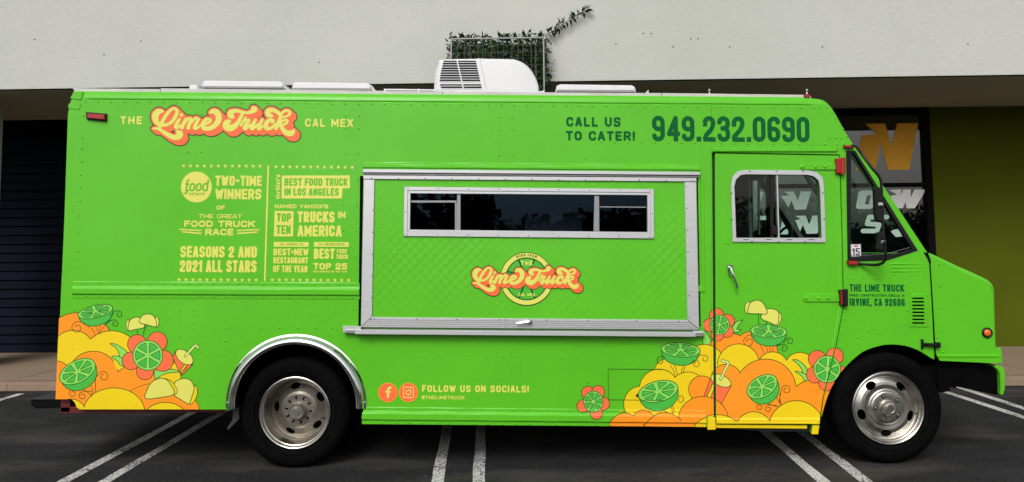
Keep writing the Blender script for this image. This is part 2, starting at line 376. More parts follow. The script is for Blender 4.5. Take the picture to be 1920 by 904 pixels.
def decal(name, cv, mapf, parent, splits=(), only=None):
    VV = []; FF = []; MI = []; ml = []; n = 0
    for k, f in cv.L.items():
        if k == 'none': continue
        V, Fc, B = ms(f, cv.x0, cv.y0, cv.h, splits)
        if len(Fc) == 0: continue
        VV.append(mapf(V)); FF += [tuple(i + n for i in q) for q in Fc]; MI += [len(ml)] * len(Fc); ml.append(MATS[k]); n += len(V)
    return mesh(name, np.concatenate(VV), FF, ml, parent, mi=MI) if VV else None

# ------------------------------------------------------------------ lettering: stroke alphabet
r_ = 1
GL = {
'A': (1, [[(0, 0), (.42, 1), (.58, 1), (1, 0)], [(.15, .27), (.85, .27)]]), 'B': (1, [[(0, 0), (0, 1), (.96, 1, 1), (.96, .53, 1), (0, .53)], [(0, .53), (1, .53, 1), (1, 0, 1), (0, 0)]]),
'C': (1, [[(1, .78), (1, 1, 1), (0, 1, 1), (0, 0, 1), (1, 0, 1), (1, .22)]]), 'D': (1, [[(.5, 0), (0, 0), (0, 1), (1, 1, 1), (1, 0, 1), (.5, 0)]]),
'E': (.85, [[(1, 1), (0, 1), (0, 0), (1, 0)], [(0, .51), (.85, .51)]]), 'F': (.85, [[(1, 1), (0, 1), (0, 0)], [(0, .5), (.85, .5)]]),
'G': (1, [[(1, .8), (1, 1, 1), (0, 1, 1), (0, 0, 1), (1, 0, 1), (1, .42), (.68, .42)]]), 'H': (1, [[(0, 0), (0, 1)], [(1, 0), (1, 1)], [(0, .5), (1, .5)]]),
'I': (0, [[(0, 0), (0, 1)]]), 'K': (1, [[(0, 0), (0, 1)], [(1, 1), (.05, .42)], [(.35, .62), (1, 0)]]), 'L': (.8, [[(0, 1), (0, 0), (1, 0)]]),
'M': (1.35, [[(0, 0), (0, 1), (.5, .25), (1, 1), (1, 0)]]), 'N': (1.05, [[(0, 0), (0, 1), (1, 0), (1, 1)]]), 'O': (1, [[(.5, 1), (0, 1, 1), (0, 0, 1), (1, 0, 1), (1, 1, 1), (.5, 1)]]),
'P': (1, [[(0, 0), (0, 1), (1, 1, 1), (1, .42, 1), (0, .42)]]), 'R': (1, [[(0, 0), (0, 1), (1, 1, 1), (1, .46, 1), (0, .46)], [(.45, .46), (1, 0)]]),
'S': (1, [[(1, .84), (1, 1, 1), (0, 1, 1), (0, .52, 1), (1, .48, 1), (1, 0, 1), (0, 0, 1), (0, .16)]]), 'T': (.95, [[(0, 1), (1, 1)], [(.5, 1), (.5, 0)]]),
'U': (1, [[(0, 1), (0, 0, 1), (1, 0, 1), (1, 1)]]), 'V': (1, [[(0, 1), (.5, 0), (1, 1)]]), 'W': (1.5, [[(0, 1), (.24, 0), (.5, .85), (.76, 0), (1, 1)]]),
'X': (1, [[(0, 1), (1, 0)], [(1, 1), (0, 0)]]), 'Y': (1, [[(0, 1), (.5, .45), (1, 1)], [(.5, .45), (.5, 0)]]), 'Z': (1, [[(0, 1), (1, 1), (0, 0), (1, 0)]]),
'0': (1, [[(.5, 1), (0, 1, 1), (0, 0, 1), (1, 0, 1), (1, 1, 1), (.5, 1)]]), '1': (.4, [[(0, .8), (1, 1), (1, 0)]]),
'2': (1, [[(0, .72), (0, 1, 1), (1, 1, 1), (1, .58, 1), (0, .14), (0, 0), (1, 0)]]), '3': (1, [[(0, .82), (0, 1, 1), (1, 1, 1), (1, .53, 1), (.4, .53)], [(.4, .53), (1, .53, 1), (1, 0, 1), (0, 0, 1), (0, .18)]]),
'4': (1.05, [[(.78, 0), (.78, 1), (0, .25), (1, .25)]]), '5': (1, [[(1, 1), (0, 1), (0, .58), (1, .58, 1), (1, 0, 1), (0, 0, 1), (0, .18)]]),
'6': (1, [[(1, .84), (1, 1, 1), (0, 1, 1), (0, 0, 1), (1, 0, 1), (1, .52, 1), (0, .52)]]), '9': (1, [[(0, .16), (0, 0, 1), (1, 0, 1), (1, 1, 1), (0, 1, 1), (0, .48, 1), (1, .48)]]),
'.': (0, [[(0, 0), (0, .02)]]), ',': (0, [[(0, .02), (0, -.12)]]), '!': (0, [[(0, 1), (0, .32)], [(0, 0), (0, .02)]]), "'": (0, [[(0, 1), (0, .75)]]), '-': (.5, [[(0, .5), (1, .5)]]),
'@': (1, [[(1, .35), (.4, .35, 1), (.4, .7, 1), (.8, .7), (.8, .3), (1, .3, 1), (1, 1, 1), (0, 1, 1), (0, 0, 1), (.9, 0)]]), '*': (.35, [[(0, .5), (1, .5)], [(.5, .35), (.5, .65)]]),
'f': (.55, [[(1, 1), (.45, 1, 1), (.45, 0)], [(0, .62), (1, .62)]]), 'o': (1, [[(.5, .65), (0, .65, 1), (0, 0, 1), (1, 0, 1), (1, .65, 1), (.5, .65)]]), 'd': (1, [[(1, 1), (1, 0)], [(1, .65), (0, .65, 1), (0, 0, 1), (1, 0)]]),
'n': (.9, [[(0, 0), (0, .65)], [(0, .6), (1, .65, 1), (1, 0)]]), 'e': (.95, [[(0, .33), (1, .33), (1, .65, 1), (0, .65, 1), (0, 0, 1), (1, 0)]]), 't': (.5, [[(.4, .9), (.4, 0, 1), (1, 0)], [(0, .62), (1, .62)]]),
'w': (1.3, [[(0, .65), (.25, 0), (.5, .6), (.75, 0), (1, .65)]]), 'r': (.55, [[(0, 0), (0, .65)], [(0, .5), (.6, .65), (1, .62)]]), 'k': (.85, [[(0, 0), (0, 1)], [(1, .65), (0, .25)], [(.35, .4), (1, 0)]]),
'h': (.9, [[(0, 0), (0, 1)], [(0, .6), (1, .65, 1), (1, 0)]]), 'i': (0, [[(0, 0), (0, .62)], [(0, .9), (0, .95)]]), 'l': (0, [[(0, 0), (0, 1)]]), 's': (.8, [[(1, .65), (0, .65, 1), (0, .34), (1, .31), (1, 0, 1), (0, 0)]]),
}
def rounded(P, rad, k=4):
    out = []; n = len(P)
    for i, p in enumerate(P):
        if len(p) > 2 and 0 < i < n - 1:
            a = np.array(P[i - 1][:2]); b = np.array(p[:2]); c = np.array(P[i + 1][:2]); la = np.linalg.norm(a - b); lc = np.linalg.norm(c - b)
            fa = 1. if (len(P[i - 1]) < 3) else .5; fc = 1. if (len(P[i + 1]) < 3) else .5
            rr = min(rad, la * fa, lc * fc); s0 = b + (a - b) / la * rr; s1 = b + (c - b) / lc * rr
            for j in range(k + 1):
                th = j / k * math.pi / 2; out.append(tuple(b + (s0 - b) * (1 - math.sin(th)) + (s1 - b) * (1 - math.cos(th))))
        else: out.append(tuple(p[:2]))
    return out
def text(cv, s, x0, y0, x1, y1, t, gap=.45, rnd=False, rad=.5, sp=.7, slope=.006, f=None, rot=0, slant=0, arc=None):
    """letters filling the box x0..x1, cap height y0 (top) .. y1 (base); t = stroke width"""
    f = cv.blank() if f is None else f
    if rot: Wd, Hh = y1 - y0, x1 - x0
    else: Wd, Hh = x1 - x0, y1 - y0
    tot = 0; fix = 0; g = gap * t
    for i, ch in enumerate(s):
        if ch == ' ': tot += sp
        else: tot += GL[ch][0]; fix += t
        if i < len(s) - 1: fix += g
    Wc = (Wd - fix) / max(tot, 1e-6); x = 0
    for ch in s:
        if ch == ' ': x += sp * Wc + g; continue
        wf, st = GL[ch]; gw = wf * Wc
        for P in st:
            Q = [((x + t / 2 + p[0] * gw), t / 2 + p[1] * (Hh - t)) + tuple(p[2:]) for p in P]
            Q = rounded(Q, rad * max(Wc, .1) if rad <= 1 else rad)
            M = []
            for u, v in Q:
                if arc: an = arc[3] + (u / Wd) * (arc[4] - arc[3]); M.append((arc[0] + (arc[2] + v) * math.sin(R(an)), arc[1] - (arc[2] + v) * math.cos(R(an))))
                elif rot: M.append((x1 - v, y1 - u))
                else: M.append((x0 + u + slant * v, y1 - v + slope * u))
            for a, b in zip(M[:-1], M[1:]): cv.seg(f, a, b, t / 2, t / 2, 3)
            if not rnd:
                for a, b in ((M[0], M[1]), (M[-1], M[-2])):
                    d = np.array(a) - np.array(b); l = np.linalg.norm(d)
                    if l > 1e-6: cv.sqcap(f, a, d / l, t)
        x += gw + t + g
    return f
def star(cv, f, x, y, r):
    P = [(x + (r if k % 2 == 0 else r * .42) * math.sin(math.pi * k / 5), y - (r if k % 2 == 0 else r * .42) * math.cos(math.pi * k / 5)) for k in range(10)]
    return np.minimum(f, cv.poly(P))

# ================================================================== THE BUILDING, PAVEMENT AND GROUND
VC, VF, VW, ZS = 3.20, 3.60, 5.77, 3.69    # kerb, fascia and wall depth of the building frame, soffit height
gnd = struct(mesh('asphalt_ground', [(-150, -150, 0), (150, -150, 0), (150, 150, 0), (-150, 150, 0)], [(0, 1, 2, 3)], asph))
def Bl(u, v, z):                        # building frame to world
    return Vector((u * math.cos(AB) + v * math.sin(AB), -u * math.sin(AB) + v * math.cos(AB), z))
walk = struct(bpy.data.objects.new('sidewalk', None)); COL.objects.link(walk); walk.rotation_euler = (0, 0, -AB)
MB().box(-16, 16, VC + .16, VW + .2, .0, .06).build('slab_bed', conc, walk)
us = [-16] + [-13.3 + 2.42 * i for i in range(12)] + [16]
for i, (u0, u1) in enumerate(zip(us[:-1], us[1:])):
    MB().prism([(u0 + .006, .05), (u1 - .006, .05), (u1 - .006, .102), (u0 + .006, .102)], VC + .19, VW - .01, .006).build('slab', conc, walk)
    mb = MB(); y0 = VC; z = .1
    pr = [(y0 - .02, 0), (y0, .07), (y0 + .02, .093), (y0 + .05, .1), (y0 + .175, .102), (y0 + .175, 0)]
    a0, a1 = u0 + .003, u1 - .003
    vs = [(a0, y, zz) for y, zz in pr] + [(a1, y, zz) for y, zz in pr]; n = len(pr)
    mb.add(vs, [(k, n + k, n + (k + 1) % n, (k + 1) % n) for k in range(n)] + [tuple(range(n))[::-1], tuple(range(n, 2 * n))]); mb.build('kerb_stone', kerbm, walk)

bld = empty('shop_building', 'white stucco commercial building with deep canopy, navy shutter and green wall behind the truck', 'building', (0, 0, 0), -AB)
fa = MB().box(-17, 17, VF, VF + .35, ZS, 7.2).build('canopy_fascia', stucco, bld)
so_ = MB().box(-17, 17, VF + .352, VW + .3, ZS + .004, ZS + .2).build('soffit', soff, bld)
MB().box(-17, 17, VF + .012, VF + .05, ZS - .006, ZS - .001).build('drip_edge', dwall, bld); MB().box(-17, 17, VF + .053, VF + .348, ZS - .004, ZS - .001).build('soffit_edge', soff, bld)
MB().box(-17, 17, VF + .35, 14, 7.0, 7.2).build('flat_roof', soff, bld)
mb = MB()
for px, py in ((1206, 63), (1221, 63), (1295, 73), (1309, 73), (1155, 82), (1262, 88), (1368, 88), (1542, 88), (1815, 83), (65, 74), (195, 103), (264, 77), (598, 117)):
    u, z = UB(px, py, VF); MB().lathe((float(u), VF - .003, float(z)), [(0, 0), (.006, 0), (.009, .002), (.009, .003)], 8).build('bolt_hole', dwall, fa)
u7 = float(UB(6.5, 210, VF + .95)[0])
cl = MB(); cl.prism([(u7 - .62, .1), (u7, .1), (u7, ZS), (u7 - .62, ZS)], VF + .36, VF + .95, .01); cl.build('canopy_column', stucco, bld)
for uu in (-11.6, 9.6): 
    c2_ = MB(); c2_.prism([(uu - .3, .1), (uu + .3, .1), (uu + .3, ZS), (uu - .3, ZS)], VF + .36, VF + .95, .01); c2_.build('canopy_column', stucco, bld)
uR = float(UB(330, 500, VW)[0]); uG0 = float(UB(1225, 500, VW)[0]); uG1 = float(UB(1742, 350, VW)[0])
# navy louvred shutter
sh = empty('shutter', None, None, parent=bld); zt = ZS - .01; nsl = 26; hs_ = (zt - .1) / nsl
for k in range(nsl):
    z0 = .1 + k * hs_
    m_ = MB(); pr = [(VW - .004, z0), (VW - .016, z0 + .008), (VW + .012, z0 + hs_ - .012), (VW + .03, z0 + hs_ - .004), (VW + .03, z0)]
    vs = [(-8.9, y, z) for y, z in pr] + [(uR, y, z) for y, z in pr]; n = 5
    m_.add(vs, [(i, n + i, n + (i + 1) % n, (i + 1) % n) for i in range(n)] + [tuple(range(n))[::-1], tuple(range(n, 2 * n))]); m_.build('slat', slatm, sh)
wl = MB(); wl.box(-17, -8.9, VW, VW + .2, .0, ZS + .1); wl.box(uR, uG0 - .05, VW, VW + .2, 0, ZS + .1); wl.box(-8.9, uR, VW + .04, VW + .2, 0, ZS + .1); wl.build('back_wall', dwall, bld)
gw = MB(); gw.box(uG1 + .03, 17, VW - .03, VW + .2, 0, ZS + .1); gw.build('green_wall', gwall, bld)
# shop window: frame bars, panes, dark room
win = empty('shop_window', None, None, parent=bld)
_, zm = UB(1700, 436, VW); zm = float(UB(1690, 347, VW)[1]); zb = .35
def bar(x0, x1, z0, z1, d=.06): MB().prism([(x0, z0), (x1, z0), (x1, z1), (x0, z1)], VW - d, VW + .06, .004).build('window_bar', dwall, win)
uM = float(UB(1560, 400, VW)[0]); uM2 = float(UB(1400, 400, VW)[0])
bar(uG0 - .05, uG0 + .02, .1, ZS); bar(uG1 - .075, uG1 + .028, .1, ZS)
for (p, q) in ((uG0 + .02, uG1 - .075),):
    bar(p, q, zm - .03, zm + .03, .05); bar(p, q, .1, zb, .05); bar(p, q, ZS - .1, ZS - .005, .05)
    for z0, z1 in ((zb, zm - .03), (zm + .03, ZS - .1)):
        MB().box(p, q, VW, VW + .008, z0, z1).build('pane', gl_w, win)
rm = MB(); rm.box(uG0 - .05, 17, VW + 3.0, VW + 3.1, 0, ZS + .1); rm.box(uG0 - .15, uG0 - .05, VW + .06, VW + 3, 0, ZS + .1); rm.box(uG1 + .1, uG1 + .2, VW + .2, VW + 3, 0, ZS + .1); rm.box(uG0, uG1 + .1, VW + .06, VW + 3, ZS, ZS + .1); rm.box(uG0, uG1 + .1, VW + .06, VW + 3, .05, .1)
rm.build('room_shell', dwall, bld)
# lettering on the glass
cv = Canvas(1360, 220, 1750, 450, .5)
def PL(o, s, l): return [(o[0] + x / s, o[1] + y / s) for x, y in l]
o2, s2 = (1580, 180), 3.015
cv.put('shop_orange_vinyl', cv.poly(PL(o2, s2, [(130, 158), (240, 155), (277, 278), (308, 155), (427, 153), (377, 418), (258, 418), (212, 268), (184, 422), (70, 422), (108, 220), (190, 217)])))
o3, s3 = (1580, 260), 3.617
for P in ([(313, 348), (400, 345), (392, 385), (412, 345), (462, 345), (460, 400), (487, 345), (566, 345), (490, 472), (432, 472), (428, 428), (408, 472), (352, 472), (324, 388), (368, 380)],
          [(345, 618), (395, 612), (418, 660), (360, 668), (326, 630)]):
    cv.put('shop_white_vinyl', cv.poly(PL(o3, s3, P)))
O_ = np.maximum(cv.poly(PL(o3, s3, [(125, 352), (215, 350), (232, 362), (208, 462), (190, 477), (100, 477), (88, 462), (108, 366)])), -cv.poly(PL(o3, s3, [(165, 384), (192, 384), (178, 446), (150, 446)])))
cv.put('shop_white_vinyl', O_)
cv.put('shop_white_vinyl', cv.stroke([(x, y, 4.3) for x, y in PL(o3, s3, [(300, 532), (180, 532), (166, 578), (248, 584), (232, 626), (138, 626)])]))
o4, s4 = (1370, 315), 6.456
WP = [(640, 288), (765, 285), (810, 390), (850, 285), (975, 285), (910, 503), (778, 505), (735, 395), (700, 480), (612, 342), (712, 330)]
cv.put('shop_white_vinyl', cv.poly(PL(o4, s4, WP))); cv.put('shop_white_vinyl', cv.poly(PL(o4, s4, [(x + 140, y + 292) for x, y in WP[:-2]] + [(780, 628), (850, 622)])))
for P in ([(45, 292), (155, 290), (155, 345), (75, 445), (20, 500), (20, 330)], [(330, 290), (398, 290), (345, 455), (330, 400)], [(250, 580), (445, 580), (435, 630), (250, 630)], [(625, 627), (665, 627), (715, 730), (690, 803), (590, 803)], [(735, 745), (765, 803), (720, 803)]):
    cv.put('shop_white_vinyl', cv.poly(PL(o4, s4, P)))
decal('window_lettering', cv, buildmap(VW - .004), win)

# parking bay lines
def bay(name, x, y0, y1, wd=.1, dx=0):
    n = 14; vs = []; rr = random.Random(int(x * 100))
    for k in range(n + 1):
        y = y0 + (y1 - y0) * k / n; xx = x + dx * k / n
        vs += [(xx - wd / 2 + rr.uniform(-.006, .006), y, .004), (xx + wd / 2 + rr.uniform(-.006, .006), y, .004)]
    o = mesh(name, vs, [(2 * k, 2 * k + 1, 2 * k + 3, 2 * k + 2) for k in range(n)], rpaint); return struct(o)
for xa_, yr, sl_ in ((-5.66, 3, 0), (-5.95, 3, 0), (-3.172, -.2, -.023), (-2.88, -.2, -.018), (-.534, -.3, -.045), (-.248, -.3, -.035), (2.103, -.38, .055), (2.395, -.38, .07), (4.735, 1.5, -.01), (4.99, 1.8, .03), (7.3, 0, 0), (7.6, 0, 0)):
    bay('parking_line', xa_ + sl_ * (-3 - yr), -3.0, 3.12, .088, sl_ * 6.12)
pb = MB(); rr = random.Random(21)
for k in range(420):
    x, y = rr.uniform(-6.5, 6.5), rr.uniform(-2.2, 3.1); q = rr.uniform(.003, .008); a_ = rr.uniform(0, 3)
    pb.add([(x + q * math.cos(a_), y + q * math.sin(a_), 0), (x + q * math.cos(a_ + 2.1), y + q * math.sin(a_ + 2.1), 0), (x + q * math.cos(a_ + 4.2), y + q * math.sin(a_ + 4.2), 0), (x, y, q * .9)], [(0, 1, 3), (1, 2, 3), (2, 0, 3)])
o = pb.build('loose_grit', mat('grit', (.08, .075, .068), .9, noise=.4, nscale=3)); o['kind'] = 'stuff'
sx, sy = G(486, 790)
sc = MB(); sc.prism([(-.035, 0), (.03, 0), (.035, .008), (-.03, .012)], -.03, .03, .002); o = sc.build('paper_scrap', paperm); o.location = (sx, sy, .004)
o['label'] = 'small pale flattened scrap lying on the asphalt below the yellow bottom corner'; o['category'] = 'litter'

# ivy cage standing in front of the fascia
V0, V1 = VF - .34, VF - .03
ul, zt = [float(q) for q in UB(846, 74, V0)]; ur, zt2 = [float(q) for q in UB(1019, 70, V0)]; zt = (zt + zt2) / 2
tre = empty('ivy_trellis', 'galvanised wire mesh cage full of ivy rising behind the white roof air conditioner', 'trellis', Bl((ul + ur) / 2, (V0 + V1) / 2, 0), -AB)
hw = (ur - ul) / 2; hd = (V1 - V0) / 2
for sx_ in (-1, 1):
    for sy_ in (-1, 1):
        MB().tube([(sx_ * hw, sy_ * hd, .0), (sx_ * hw, sy_ * hd, zt)], .011, 6).build('post', wirem, tre)
for sy_ in (-1, 1): MB().tube([(-hw, sy_ * hd, zt), (hw, sy_ * hd, zt)], .011, 6).build('top_rail', wirem, tre)
for sx_ in (-1, 1): MB().tube([(sx_ * hw, -hd, zt), (sx_ * hw, hd, zt)], .009, 6).build('top_rail', wirem, tre)
mb = MB(); rr = random.Random(3)
nw = 14
for k in range(1, nw): x = -hw + 2 * hw * k / nw + rr.uniform(-.012, .012); mb.tube([(x, -hd, .1), (x + rr.uniform(-.02, .02), -hd, zt)], .002, 4, False)
z = zt
while z > .3: z -= .085; mb.tube([(-hw, -hd, z), (hw, -hd, z + rr.uniform(-.01, .01))], .0018, 4, False); mb.tube([(hw, -hd, z), (hw, hd, z)], .0026, 4, False)
mb.build('wire_mesh', wirem, tre)
ivy = empty('ivy_plant', 'dark green ivy filling the wire cage with one shoot trailing across the white fascia', 'plant', Bl((ul + ur) / 2, (V0 + V1) / 2, 0), -AB)
def leaf_geo(L, wd, rr):                # small folded leaf, tip along +x
    return [(0, 0, 0), (L * .45, wd, L * .1), (L, 0, -L * .1), (L * .45, -wd, L * .1), (L * .4, 0, -L * .05)], [(0, 4, 1), (1, 4, 2), (2, 4, 3), (3, 4, 0)]
vs = []; fs = []; mi = []; rr = random.Random(5)
for k in range(8200):
    top = rr.random() < .72
    x = rr.uniform(-hw - .04, hw + .03); y = rr.uniform(-hd * .9, hd); z = rr.uniform(zt - 1.1, zt + .03) if top else rr.uniform(.1, zt - 1)
    if z > zt - .02: z = zt + abs(rr.gauss(0, .03)); 
    if x > hw - .02 and rr.random() < .4: x += .03
    v, f = leaf_geo(rr.uniform(.04, .085), rr.uniform(.012, .024), rr)
    M = Matrix.Translation((x, y, z)) @ Matrix.Rotation(rr.uniform(0, 6.28), 4, 'Y') @ Matrix.Rotation(rr.uniform(-.9, .9), 4, 'X') @ Matrix.Rotation(rr.uniform(-.7, .7), 4, 'Z')
    n = len(vs); vs += [M @ Vector(q) for q in v]; fs += [tuple(i + n for i in q) for q in f]; mi += [rr.choice((0, 0, 0, 1, 1, 2, 3))] * 4
o = mesh('foliage', vs, fs, leafm, ivy, mi=mi); o['kind'] = 'stuff'
stems = MB()
for k in range(16):
    x = rr.uniform(-hw, hw); stems.tube([(x + rr.uniform(-.1, .1), rr.uniform(-hd, hd) * .6, z_) for z_ in (.1, 1, 2, 3, zt - .05)], .008, 5)
off0 = (ul + ur) / 2; offv = (V0 + V1) / 2
def IV(px, py, v): u, z = UB(px, py, v); return Vector((float(u) - off0, v - offv, float(z)))
vine = [IV(*p, VF - .06) for p in ((985, 78), (1010, 70), (1030, 63), (1045, 52), (1058, 44), (1072, 35), (1085, 27), (1096, 22), (1103, 17))]
stems.tube(vine, .004, 5); stems.tube([IV(*p, VF - .05) for p in ((1024, 168), (1029, 150), (1033, 132), (1037, 116))], .003, 5)
stems.build('stem', stem, ivy)
lm = []
for L, wd in ((.105, .03), (.08, .024)):
    v, f = leaf_geo(L, wd, rr); me = bpy.data.meshes.new('leaf'); me.from_pydata(v, [], f); me.materials.append(leafm[0 if L > .07 else 1]); lm.append(me)
def vleaf(p, ang, s, me):
    o = bpy.data.objects.new('leaf', me); COL.objects.link(o); o.parent = ivy; o.location = p; o.rotation_euler = (rr.uniform(-.9, .9), -ang, rr.uniform(-.4, .4)); o.scale = (s, s, s)
vp = catmull([tuple(q) for q in vine], 5)
for i, q in enumerate(vp[3:]):
    for sgn in (-1, 1):
        if i % 5 < 4 and rr.random() < .9: vleaf(Vector(q) + Vector((0, rr.uniform(-.03, .0), 0)), .6 + sgn * rr.uniform(.4, 1.9) - (.5 if i % 5 == 1 else 0), rr.uniform(.85, 1.15) * (1 - .3 * i / len(vp)), lm[rr.random() < .4])
for i, p in enumerate(((1037, 114), (1036, 120), (1033, 130), (1035, 134), (1030, 143), (1028, 146), (1033, 144), (1026, 153), (1029, 156), (1022, 160))):
    vleaf(IV(*p, VF - .06), rr.uniform(0, 6.28), rr.uniform(.5, .8), lm[1])
for k in range(26):
    x = rr.uniform(-hw, hw); vleaf(Vector((x, rr.uniform(-hd, 0), zt + rr.uniform(.0, .05))), rr.uniform(.2, 2.9), rr.uniform(.6, 1.1), lm[k % 2])

# the far side of the car park behind the photographer: a belt of trees (seen mirrored in the shop glass)
vs = []; fs = []; rr = random.Random(11)
clumps = []
for k in range(34):
    x = -48 + k * 2.9 + rr.uniform(-1, 1); hgt = rr.uniform(2.6, 4.6)
    for j in range(9): clumps.append((x + rr.gauss(0, 1.1), -30 + rr.gauss(0, 1), hgt * rr.uniform(.1, .9), rr.uniform(.7, 1.2)))
for cx_, cy_, cz_, cr_ in clumps:
    for j in range(110):
        d = Vector((rr.gauss(0, 1), rr.gauss(0, 1), rr.gauss(0, .8))).normalized() * cr_ * rr.uniform(.6, 1.05); p = Vector((cx_, cy_, cz_)) + d
        s_ = rr.uniform(.16, .34); a_ = Vector((rr.gauss(0, 1), rr.gauss(0, 1), rr.gauss(0, 1))).normalized(); b_ = a_.cross(Vector((rr.random(), rr.random(), 1))).normalized()
        n = len(vs); vs += [p + a_ * s_, p + b_ * s_ * .6, p - a_ * s_, p - b_ * s_ * .6]; fs.append((n, n + 1, n + 2, n + 3))
tb = mesh('tree_belt', vs, fs, leafm[1]); tb['kind'] = 'stuff'
fence_ = MB().box(-60, 60, -31.6, -31.4, 0, 2.6).build('boundary_wall', stucco); fence_['label'] = 'long pale wall on the far side of the car park, mirrored in the shop glass'; fence_['category'] = 'wall'

# ================================================================== THE FOOD TRUCK
truck = empty('food_truck', 'bright lime green step van food truck with citrus artwork parked across the bays', 'food truck', (0, 0, 0))
YW = 2.2                                # body width
def ramp(d, pts):                       # piecewise profile
    xs = [p[0] for p in pts]; ys = [p[1] for p in pts]; return np.interp(d, xs, ys)
BELT = [(-1, 0), (0, -.003), (7.5, -.003), (12.5, -.016), (22, -.016), (24, -.003), (30, -.003), (31, 0)]
SKIRT = [(-1, 0), (0, -.003), (6, -.003), (10.5, -.017), (21.5, -.017), (23.5, -.003), (40, -.003)]
def belt_y(px): return 528.5 + (px - 137) * .0045
def skirt_y(px): return 764 + (px - 680) * .010
def body_prof(px, py):
    px = np.asarray(px, float); py = np.asarray(py, float); j = np.floor(py); t = py - j; xs = np.array(sorted(set(SPL)), float)
    k = np.clip(np.searchsorted(xs, px, 'right') - 1, 0, len(xs) - 2); xa, xb_ = xs[k], xs[k + 1]; u = np.clip((px - xa) / (xb_ - xa), 0, 1)
    ok = (px >= xs[0]) & (px <= xs[-1]); xa = np.where(ok, xa, px); xb_ = np.where(ok, xb_, px)
    return (body_prof0(xa, j) * (1 - u) + body_prof0(xb_, j) * u) * (1 - t) + (body_prof0(xa, j + 1) * (1 - u) + body_prof0(xb_, j + 1) * u) * t
def body_prof0(px, py):
    px = np.asarray(px, float); py = np.asarray(py, float); d = np.zeros(px.shape)
    m = (px > 136.6) & (px < 674.4); d = np.where(m, d + ramp(py - belt_y(px), BELT), d)
    m = (px > 678) & (px < 1323.4); d = np.where(m, d + ramp(py - skirt_y(px), SKIRT), d)
    m = (px > 680) & (px < 1313); d = np.where(m, d + ramp(py - (305 + (px - 680) * .008), [(-1, 0), (0, -.003), (3, -.003), (4.5, -.010), (9, -.010), (10, 0)]), d)
    m = (px > 160) & (px < 1530); d = np.where(m, d + ramp(py - (186.5 + (px - 160) * .0079), [(-1.2, 0), (-.6, .006), (.6, .006), (1.2, 0)]), d)
    m = (px > 1670) & (px < 1738)
    for q in (495, 502, 509): d = np.where(m, d + ramp(py - q, [(-2, 0), (-.6, -.006), (.6, -.006), (2, 0)]), d)
    m = (px > 1335) & (px < 1572); d = np.where(m, d + ramp(py - 280, [(-1, 0), (0, -.012), (4, -.012), (6, 0)]), d)
    d = np.where((px > 1313) & (px < 1334) & (py > 192), d - .004, d)
    
    return d
SPL = list(range(144, 1310, 12)) + list(range(1340, 1576, 12)) + [136, 137, 674, 675, 678, 679, 680, 681, 1312, 1313, 1314, 1323, 1324, 1333, 1334, 1335, 1336, 159, 160, 1530, 1531, 1572, 1573, 1670, 1671, 1738, 1739]
# silhouette shell, photo-survey pixels with rounding radius
SH = [(104, 748, 3), (119, 420, 3), (126, 215, 3), (128, 198, 5), (133, 178, 8), (140, 168.5, 14), (700, 173.5, 15), (1200, 177, 15), (1500, 179.5, 15), (1527, 182, 14), (1546, 186, 11), (1558, 197, 8), (1568, 212, 7), (1590, 252, 6), (1609, 282, 5)]
def inset(path, sgn=1):
    out = []; n = len(path)
    for i, p in enumerate(path):
        a = path[max(i - 1, 0)]; b = path[min(i + 1, n - 1)]; dx, dy = b[0] - a[0], b[1] - a[1]; l = math.hypot(dx, dy)
        out.append((-dy / l * sgn, dx / l * sgn))
    return out
def shell(name, path, parent, y0=0., y1=YW, m=paint, k=6):
    nn = inset(path); V = []; n = len(path)
    secs = []
    for j in range(k + 1):
        ph = math.pi / 2 * j / k; secs.append((1 - math.sin(ph), 1 - math.cos(ph)))
    vs = []
    s_ = .0041
    for side in (0, 1):
        for j in range(k + 1):
            a_, b_ = secs[j] if side == 0 else secs[k - j]
            for (px, py, r), (nx, ny) in zip(path, nn):
                p = W3(px + nx * r * a_, py + ny * r * a_, 0)
                p.y = (y0 + r * s_ * b_) if side == 0 else (y1 - r * s_ * b_); vs.append(p)
    rows = 2 * (k + 1); fs = []
    for j in range(rows - 1):
        for i in range(n - 1): fs.append((j * n + i, j * n + i + 1, (j + 1) * n + i + 1, (j + 1) * n + i))
    o = mesh(name, vs, fs, m, parent); weld(o, 40); return o
def densify(path, k=4):
    out = []
    for a, b in zip(path[:-1], path[1:]):
        for j in range(k): t = j / k; out.append(tuple(a[q] + (b[q] - a[q]) * t for q in range(3)))
    return out + [path[-1]]
# soften the front roof corner
SHc = [SH[0], SH[1], SH[2], SH[3], SH[4], SH[5]] + SH[6:9] + [tuple(q) for q in catmull(SH[9:], 4)]
body = shell('body_shell', SHc, truck)
ins = [(p[0] + n_[0] * p[2], p[1] + n_[1] * p[2]) for p, n_ in zip(SHc, inset(SHc))]
ARF = [tuple(q) for q in catmull([(1533, 830), (1536, 800), (1551, 745), (1569, 709), (1590, 683), (1616, 661), (1640, 651), (1666, 646), (1695, 648), (1720, 656), (1742, 669), (1760, 684), (1790, 740), (1800, 900)], 5)] + [(1800, 920), (1533, 920)]
QG = [(1587, 283), (1603, 284), (1719, 469.5), (1664, 487), (1590, 490)]
DOOR = [(1341, 288), (1573, 292), (1577.5, 440), (1580, 574), (1572, 618), (1565.5, 651), (1541.5, 748), (1535.5, 795), (1343, 794)]
cv = Canvas(98, 160, 1790, 812, 1.0)
SIDE = ins + [(1612, 282), (1738, 473), (1743, 490), (1752, 676), (1756, 690), (1756, 830), (1345, 806), (1340, 800.5), (1323, 800.5), (679, 795), (679, 766), (430, 768), (150, 768), (144, 764), (141, 756), (135, 749), (104.5, 748)]
skin = cv.poly(SIDE)
